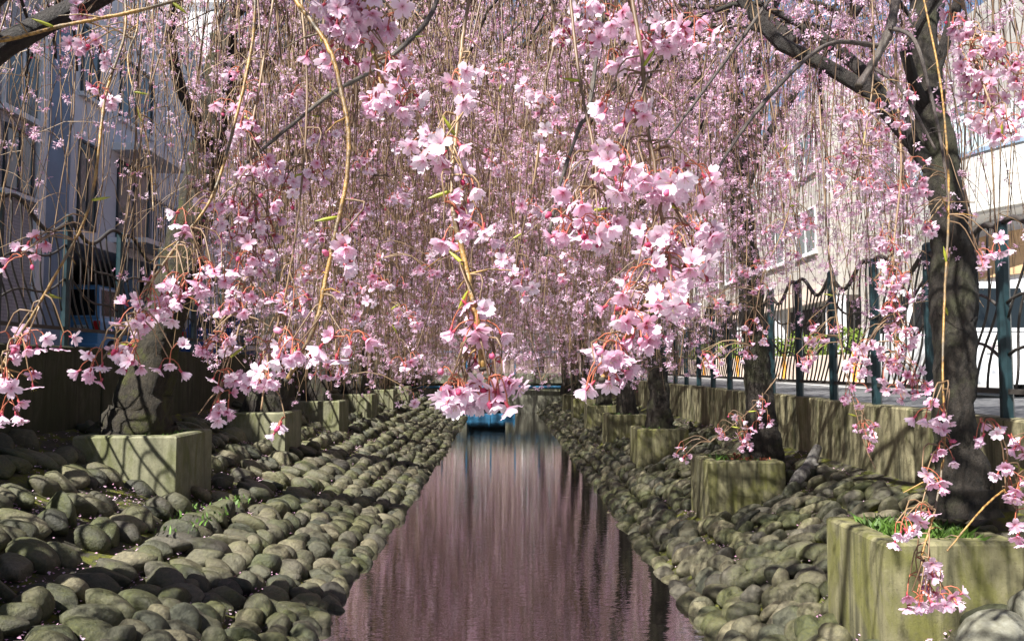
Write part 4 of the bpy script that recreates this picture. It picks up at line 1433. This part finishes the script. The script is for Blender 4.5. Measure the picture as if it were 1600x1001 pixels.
# trees in view
R1p = [P(1505, 806, 4.5), P(1500, 720, 4.52), P(1492, 600, 4.55), P(1490, 480, 4.58), P(1482, 350, 4.6), P(1462, 220, 4.65), P(1445, 90, 4.7), P(1440, -40, 4.75)]
T['R1'] = Tree(R1p, (.17, .118, .102, .128, .098, .09, .08, .075), 1, 31, 'weeping cherry with rough lichened trunk in the algae-streaked planter', GR, fl=28000, n_shoot=11, top=5.4, near_cut=3.3, gap=True, n_limb=8, spread=150)
L2p = [P(212, 690, 7.9), P(228, 610, 7.9), P(258, 500, 7.95), P(292, 380, 8.0), P(322, 250, 8.05), P(340, 150, 8.1), P(350, 60, 8.2)]
T['L2'] = Tree(L2p, (.36, .25, .205, .175, .16, .15, .13), -1, 32, 'weeping cherry with leaning mossy trunk in the big sunlit planter', GL, fl=13000, n_shoot=13, moss=True, top=6.2)
R2p = [P(1192, 730, 8.0), P(1186, 620, 8.0), P(1176, 500, 8.0), P(1165, 380, 8.0), P(1150, 260, 8.05), P(1140, 150, 8.1)]
T['R2'] = Tree(R2p, (.19, .135, .12, .115, .11, .10), 1, 33, 'weeping cherry with slim dark trunk in the planter beside the grey log', GR, fl=30000, fsize=.0235, n_shoot=11, top=6.8, n_limb=8, spread=150)
L3p = [P(418, 650, 11.6), P(430, 540, 11.6), P(438, 400, 11.65), P(446, 280, 11.7), P(458, 180, 11.8)]
T['L3'] = Tree(L3p, (.30, .21, .19, .17, .14), -1, 34, 'weeping cherry with thick dark trunk in the planter next beyond the mossy one', GL, fl=19000, fsize=.0255, n_shoot=12, top=7.6)
T['R3'] = Tree(auto_trunk(2.35, 11.85, .8, -.3, 3.2, 35), (.19, .14, .125, .11, .09), 1, 35, 'weeping cherry in the shaded planter next beyond the grey log', GR, fl=27000, fsize=.0255, n_shoot=11, top=7.8, n_limb=8, spread=145)
for k, y in enumerate(L_Y[4:] + [30.5]):
    T['Lf%d' % k] = Tree(auto_trunk(-3.5, y + .45, 1.05, .6, 2.9, 50 + k), (.27, .2, .17, .15, .12), -1, 60 + k, 'weeping cherry with pink curtain under the dark wall, %s from the bridge' % ORD[4 - k], GL, fl=11500, fsize=.037, n_shoot=11, far=True, top=8.6, hi=.5 * k, n_limb=8, spread=145)
for k, y in enumerate(R_Y[5:] + [29.5]):
    T['Rf%d' % k] = Tree(auto_trunk(2.4, y + .36, .8, -.3, 3.2, 70 + k), (.19, .14, .125, .11, .09), 1, 80 + k, 'weeping cherry with pink curtain below the sunlit street, %s from the bridge' % ORD[4 - k], GR, fl=11500, fsize=.037, n_shoot=11, far=True, top=8.6, hi=.5 * k, n_limb=8, spread=145)
for k, (x, y) in enumerate(((-1.6, 36.5), (1.8, 38.5), (-4.5, 40), (5.5, 38))):
    T['B%d' % k] = Tree(auto_trunk(x, y, 1.3, .2, 3.0, 90 + k), (.25, .2, .17, .14, .11), -1 if k % 2 else 1, 95 + k, 'weeping cherry standing beyond the bridge', 'weeping cherries beyond the bridge', fl=6500, fsize=.06, n_shoot=12, far=True, top=11, hi=1.0)

# ------------------------------------------------------------------ close hanging branches
def up(px, depth, z=3.3, dx=0.0, dy=0.0):
    q = P(px, 0, depth); return (q.x + dx, q.y + dy, z)


G, TW, DK = 'shoot', 'twig', 'dark_branch'
R0, L1, R1, L0 = T['R0'], T['L1'], T['R1'], T['L0']
# over mid canal
hanging(R0, [(985, -20, 1.12), (1003, 90, 1.10), (1010, 190, 1.08), (1022, 250, 1.06), (1030, 320, 1.05), (1046, 390, 1.04), (1040, 440, 1.04)], .0042, .0022, TW,
        [(1000, 50, 75, 55, 26, 1.2), (930, 40, 35, 40, 10, 1.3), (1060, 45, 30, 35, 8, 1.2), (975, 165, 35, 45, 9), (960, 235, 35, 30, 8), (1000, 300, 55, 35, 14), (1065, 285, 40, 30, 12), (1080, 375, 42, 35, 13), (1020, 395, 45, 30, 11), (1035, 450, 62, 40, 24)], 301, extend=up(985, 1.12))
hanging(R0, [(890, -20, 1.2), (905, 120, 1.15), (930, 250, 1.1), (925, 330, 1.08)], .0035, .002, TW, [(915, 350, 48, 45, 20), (890, 300, 30, 25, 5)], 302, extend=up(890, 1.2))
hanging(R0, [(1012, 470, 1.05), (985, 520, 1.03), (960, 560, 1.02), (941, 592, 1.0)], .0042, .0046, G, [(965, 550, 42, 30, 11), (1012, 540, 28, 20, 6), (980, 490, 26, 18, 6), (930, 575, 18, 18, 3)], 303, True, extend=P(1040, 440, 1.045))
hanging(R0, [(735, -20, 1.1), (722, 70, 1.08), (716, 180, 1.05), (706, 270, 1.02), (708, 340, 1.0)], .0036, .0028, TW, [(715, 130, 25, 25, 5), (690, 225, 32, 35, 8), (712, 345, 48, 24, 10), (735, 290, 20, 15, 3)], 304, extend=up(735, 1.1))
hanging(R0, [(712, 350, 1.0), (722, 390, 1.0), (733, 440, .99), (743, 490, .98), (750, 535, .98), (755, 574, .98)], .0044, .0058, G, [(735, 505, 24, 40, 9), (728, 603, 42, 22, 22), (775, 592, 28, 20, 8), (765, 612, 16, 14, 3)], 305, True, extend=P(709, 330, 1.0))
hanging(T['Lm'], [(573, -20, 1.2), (578, 50, 1.18), (590, 105, 1.16), (602, 165, 1.15)], .0042, .003, G, [(545, 25, 48, 42, 24), (525, 80, 34, 28, 9), (600, 140, 45, 32, 16), (622, 45, 34, 28, 9), (590, 95, 25, 20, 5)], 306, extend=up(573, 1.2))
hanging(T['Lm'], [(450, -20, 1.15), (488, 35, 1.12), (518, 85, 1.1), (535, 150, 1.08), (545, 210, 1.06), (541, 285, 1.05), (525, 360, 1.04), (508, 440, 1.03), (495, 500, 1.02), (468, 560, 1.02), (449, 592, 1.02)], .0046, .0036, G, [(540, 388, 20, 16, 4), (546, 535, 24, 24, 5), (466, 552, 20, 18, 4)], 307, True, extend=up(450, 1.15))
hanging(T['Lm'], [(860, -20, 1.9), (866, 60, 1.85), (850, 140, 1.82), (838, 260, 1.8), (812, 380, 1.8), (800, 450, 1.8)], .005, .0025, TW, [(865, 60, 40, 40, 12), (845, 150, 38, 36, 11), (875, 225, 34, 30, 8), (800, 430, 32, 34, 10), (835, 330, 28, 22, 6)], 308, extend=up(860, 1.9, 3.6))
# over the walled bank
hanging(L1, [(-20, 66, 1.25), (100, 40, 1.22), (210, 18, 1.2), (330, -14, 1.2)], .0042, .0034, G, [], 311, extend=(-1.7, 1.15, 2.6))
hanging(L1, [(196, 45, 1.5), (165, 150, 1.42), (140, 320, 1.35), (75, 450, 1.3), (18, 545, 1.28), (-15, 600, 1.26)], .0036, .0024, G, [(25, 530, 26, 24, 7), (20, 592, 24, 18, 5), (22, 635, 20, 14, 4), (62, 388, 13, 12, 2), (32, 410, 12, 10, 2), (160, 150, 15, 8, 3), (100, 525, 10, 10, 1)], 312, extend=P(190, -60, 1.55))
hanging(L1, [(215, 40, 1.7), (200, 100, 1.65), (232, 230, 1.6), (240, 330, 1.55)], .0028, .0018, G, [(145, 75, 22, 20, 7), (130, 15, 20, 14, 5)], 313, extend=P(215, -60, 1.7))
hanging(L1, [(395, 60, 1.5), (365, 200, 1.42), (330, 310, 1.35), (280, 378, 1.32), (230, 450, 1.3), (190, 525, 1.28), (160, 560, 1.27)], .0042, .0026, G, [(310, 430, 40, 20, 12), (270, 455, 36, 24, 10), (226, 500, 30, 20, 9), (195, 552, 34, 22, 11), (262, 562, 14, 12, 2), (148, 568, 12, 10, 2), (285, 340, 14, 12, 2)], 314, extend=P(400, -60, 1.55))
hanging(L1, [(430, -20, 1.6), (408, 120, 1.55), (392, 220, 1.5), (400, 330, 1.48), (395, 430, 1.45), (365, 540, 1.42), (335, 632, 1.4)], .0034, .002, TW, [(372, 190, 26, 34, 9), (392, 262, 46, 28, 14), (350, 335, 34, 28, 10), (400, 352, 40, 30, 12), (400, 410, 42, 28, 13), (390, 472, 44, 28, 12), (348, 520, 26, 32, 8), (345, 590, 18, 18, 4), (328, 636, 22, 12, 5), (375, 125, 22, 15, 4)], 315, extend=up(430, 1.6))
hanging(L1, [(470, -20, 1.5), (480, 140, 1.45), (470, 300, 1.42), (450, 440, 1.4), (420, 560, 1.38), (408, 640, 1.36)], .003, .0018, TW, [(430, 540, 30, 34, 9), (420, 600, 26, 22, 6), (440, 657, 12, 10, 2), (450, 300, 24, 22, 5), (455, 470, 24, 24, 5), (490, 260, 18, 20, 4)], 316, extend=up(470, 1.5))
hanging(L1, [(690, -20, 2.2), (662, 40, 2.15), (590, 105, 2.1), (520, 145, 2.1), (450, 200, 2.1), (385, 255, 2.1)], .010, .005, DK, [(640, 110, 26, 22, 5), (470, 150, 22, 26, 5)], 317, extend=up(690, 2.2, 3.3))
hanging(L0, [(560, -20, 2.4), (575, 150, 2.35), (585, 300, 2.3), (600, 430, 2.28), (625, 540, 2.25)], .0032, .0018, TW, [(565, 345, 30, 28, 9), (620, 305, 26, 22, 7), (600, 430, 30, 34, 10), (560, 480, 22, 22, 6), (632, 490, 20, 26, 6), (636, 560, 20, 16, 5), (575, 250, 24, 22, 6), (660, 420, 20, 26, 5)], 318, extend=up(560, 2.4, 3.6))
hanging(L0, [(510, -20, 2.4), (500, 160, 2.3), (515, 320, 2.3), (525, 500, 2.25), (520, 590, 2.2)], .003, .0018, TW, [(505, 360, 24, 30, 7), (520, 580, 24, 16, 5), (480, 420, 22, 26, 6), (540, 450, 18, 26, 5), (500, 210, 24, 24, 6), (650, 620, 10, 10, 1)], 319, extend=up(510, 2.4, 3.6))
hanging(L0, [(770, -20, 2.6), (780, 150, 2.55), (765, 300, 2.5), (770, 420, 2.5)], .003, .0018, TW, [(770, 120, 30, 26, 6), (780, 250, 24, 30, 6), (650, 150, 26, 26, 6, 2.4), (640, 230, 28, 22, 6, 2.4), (770, 400, 18, 24, 4)], 320, extend=up(770, 2.6, 3.8))
# below the sunlit street
hanging(R1, [(1402, -20, 2.6), (1392, 40, 2.55), (1372, 85, 2.5), (1342, 135, 2.45)], .022, .014, DK, [], 331, True, extend=up(1402, 2.6, 3.5, .15, .4), leaf=0)
hanging(R1, [(1375, 72, 2.52), (1310, 66, 2.45), (1262, 90, 2.4), (1190, 165, 2.35), (1130, 250, 2.3), (1098, 325, 2.28)], .011, .0045, DK, [(1085, 330, 18, 18, 3)], 332, extend=P(1388, 60, 2.55), leaf=0)
hanging(R1, [(1395, 45, 2.5), (1428, 62, 2.4), (1450, 130, 2.35), (1470, 220, 2.3), (1482, 310, 2.25)], .009, .004, DK, [(1440, 360, 26, 24, 7), (1420, 300, 24, 26, 6)], 333, extend=P(1390, 50, 2.55), leaf=0)
hanging(R1, [(1362, 105, 2.48), (1400, 130, 2.4), (1430, 175, 2.35), (1462, 235, 2.3)], .009, .004, DK, [], 334, extend=P(1360, 100, 2.5), leaf=0)
hanging(R1, [(1362, -20, 2.3), (1365, 110, 2.2), (1350, 220, 2.15), (1330, 300, 2.1)], .004, .002, TW, [(1360, 190, 58, 50, 24), (1320, 265, 48, 44, 18), (1395, 275, 38, 34, 12)], 335, extend=up(1362, 2.3, 3.5))
hanging(R1, [(1500, -20, 1.6), (1520, 80, 1.55), (1550, 170, 1.5), (1570, 230, 1.5)], .004, .002, TW, [(1530, 115, 50, 52, 24), (1562, 195, 44, 38, 16), (1500, 55, 48, 34, 12), (1585, 110, 20, 50, 9)], 336, extend=up(1500, 1.6, 3.3))
hanging(R1, [(1400, 130, 2.2), (1408, 260, 2.05), (1395, 400, 1.95), (1398, 500, 1.9), (1405, 600, 1.9)], .004, .002, TW, [(1392, 455, 38, 46, 20), (1402, 535, 40, 40, 20), (1412, 592, 34, 22, 11), (1350, 560, 26, 34, 9), (1375, 380, 26, 26, 7)], 337, extend=P(1400, 70, 2.3))
hanging(R1, [(1440, -20, 2.0), (1468, 120, 1.85), (1480, 240, 1.7), (1482, 340, 1.55), (1476, 460, 1.45), (1473, 580, 1.4), (1476, 690, 1.38), (1462, 790, 1.35), (1440, 868, 1.32)], .0034, .0024, G, [(1455, 928, 36, 18, 12), (1458, 885, 18, 12, 3), (1525, 395, 28, 14, 4), (1440, 740, 12, 12, 2), (1470, 690, 16, 14, 3), (1410, 825, 16, 15, 3), (1440, 800, 12, 12, 2), (1462, 640, 22, 26, 5)], 338, extend=up(1440, 2.0, 3.4))
hanging(R1, [(1615, 735, 1.4), (1562, 770, 1.36), (1530, 800, 1.34), (1480, 860, 1.32)], .003, .0018, G, [(1590, 755, 22, 34, 6), (1590, 690, 16, 22, 4), (1545, 670, 14, 9, 3), (1590, 820, 12, 20, 3)], 339, extend=P(1680, 640, 1.5))
hanging(R1, [(1290, 330, 2.7), (1305, 480, 2.55), (1325, 590, 2.5), (1350, 690, 2.45), (1368, 732, 2.45)], .0032, .0018, TW, [(1330, 618, 20, 26, 6), (1350, 678, 20, 34, 8), (1290, 525, 30, 38, 9), (1255, 565, 22, 22, 5)], 340, extend=P(1280, 150, 2.9))
hanging(L0, [(1215, -20, 2.9), (1130, 100, 2.85), (1040, 222, 2.8)], .012, .005, DK, [(1120, 60, 26, 24, 5)], 321, extend=up(1215, 2.9, 3.7), leaf=0)
hanging(L0, [(922, 160, 2.8), (905, 200, 2.8), (872, 300, 2.75), (852, 400, 2.7)], .010, .006, DK, [(870, 300, 26, 20, 4), (895, 420, 24, 24, 5)], 322, extend=P(950, -60, 2.9), leaf=0)
hanging(L0, [(1180, -20, 2.8), (1205, 160, 2.75), (1235, 310, 2.7), (1190, 440, 2.7), (1175, 540, 2.7)], .0034, .002, TW, [(1240, 365, 48, 46, 16), (1170, 530, 42, 32, 12), (1110, 560, 30, 28, 7), (1175, 430, 34, 30, 9), (1130, 480, 26, 24, 6), (1220, 260, 30, 28, 7)], 323, extend=up(1180, 2.8, 3.9))
hanging(L0, [(1225, 560, 3.1), (1190, 620, 3.05), (1150, 660, 3.0), (1110, 690, 3.0)], .0026, .0015, TW, [(1140, 670, 36, 22, 12), (1185, 640, 18, 26, 7), (1072, 705, 16, 16, 4), (1160, 695, 20, 10, 4)], 324, extend=P(1235, 430, 3.1))
# flowers past the 300 of a tree: one joined part
tmpl = []
for me in FLOWERS:
    co = np.zeros(len(me.vertices) * 3); me.vertices.foreach_get('co', co)
    me.calc_loop_triangles()
    tr_ = np.zeros(len(me.loop_triangles) * 3, np.int32); me.loop_triangles.foreach_get('vertices', tr_)
    mi_ = np.zeros(len(me.loop_triangles), np.int32); me.loop_triangles.foreach_get('material_index', mi_)
    tn_ = np.zeros(len(me.vertices)); me.attributes['tint'].data.foreach_get('value', tn_)
    tmpl.append((co.reshape(-1, 3), tr_.reshape(-1, 3), mi_, tn_))
for tree, lst in EXTRA.items():
    vs, fs, ms, tn, b = [], [], [], [], 0
    for p, ax, sz, rot, k, dt in lst:
        co, tr_, mi_, tn_ = tmpl[k]
        q = np.array(ax.to_track_quat('Z', 'Y').to_matrix() @ Matrix.Rotation(rot, 3, 'Z'))
        vs.append(co * sz @ q.T + np.array(p)); fs.append(tr_ + b); ms.append(mi_); tn.append(tn_ + dt); b += len(co)
    me = big_mesh('flower_bunches', np.vstack(vs), np.vstack(fs), {'tint': np.concatenate(tn)}, np.concatenate(ms), smooth=True)
    for m in (M['near_petal'], M['calyx'], M['bud_leaf']): me.materials.append(m)
    tag(link('flower_bunches', me, tree.e), kind='stuff')
print('extra', {t_.e.name: len(v) for t_, v in EXTRA.items()})
print('near flowers per tree:', FG_COUNT, 'blossoms:', sum(getattr(t_, 'nf', 0) for t_ in T.values()))
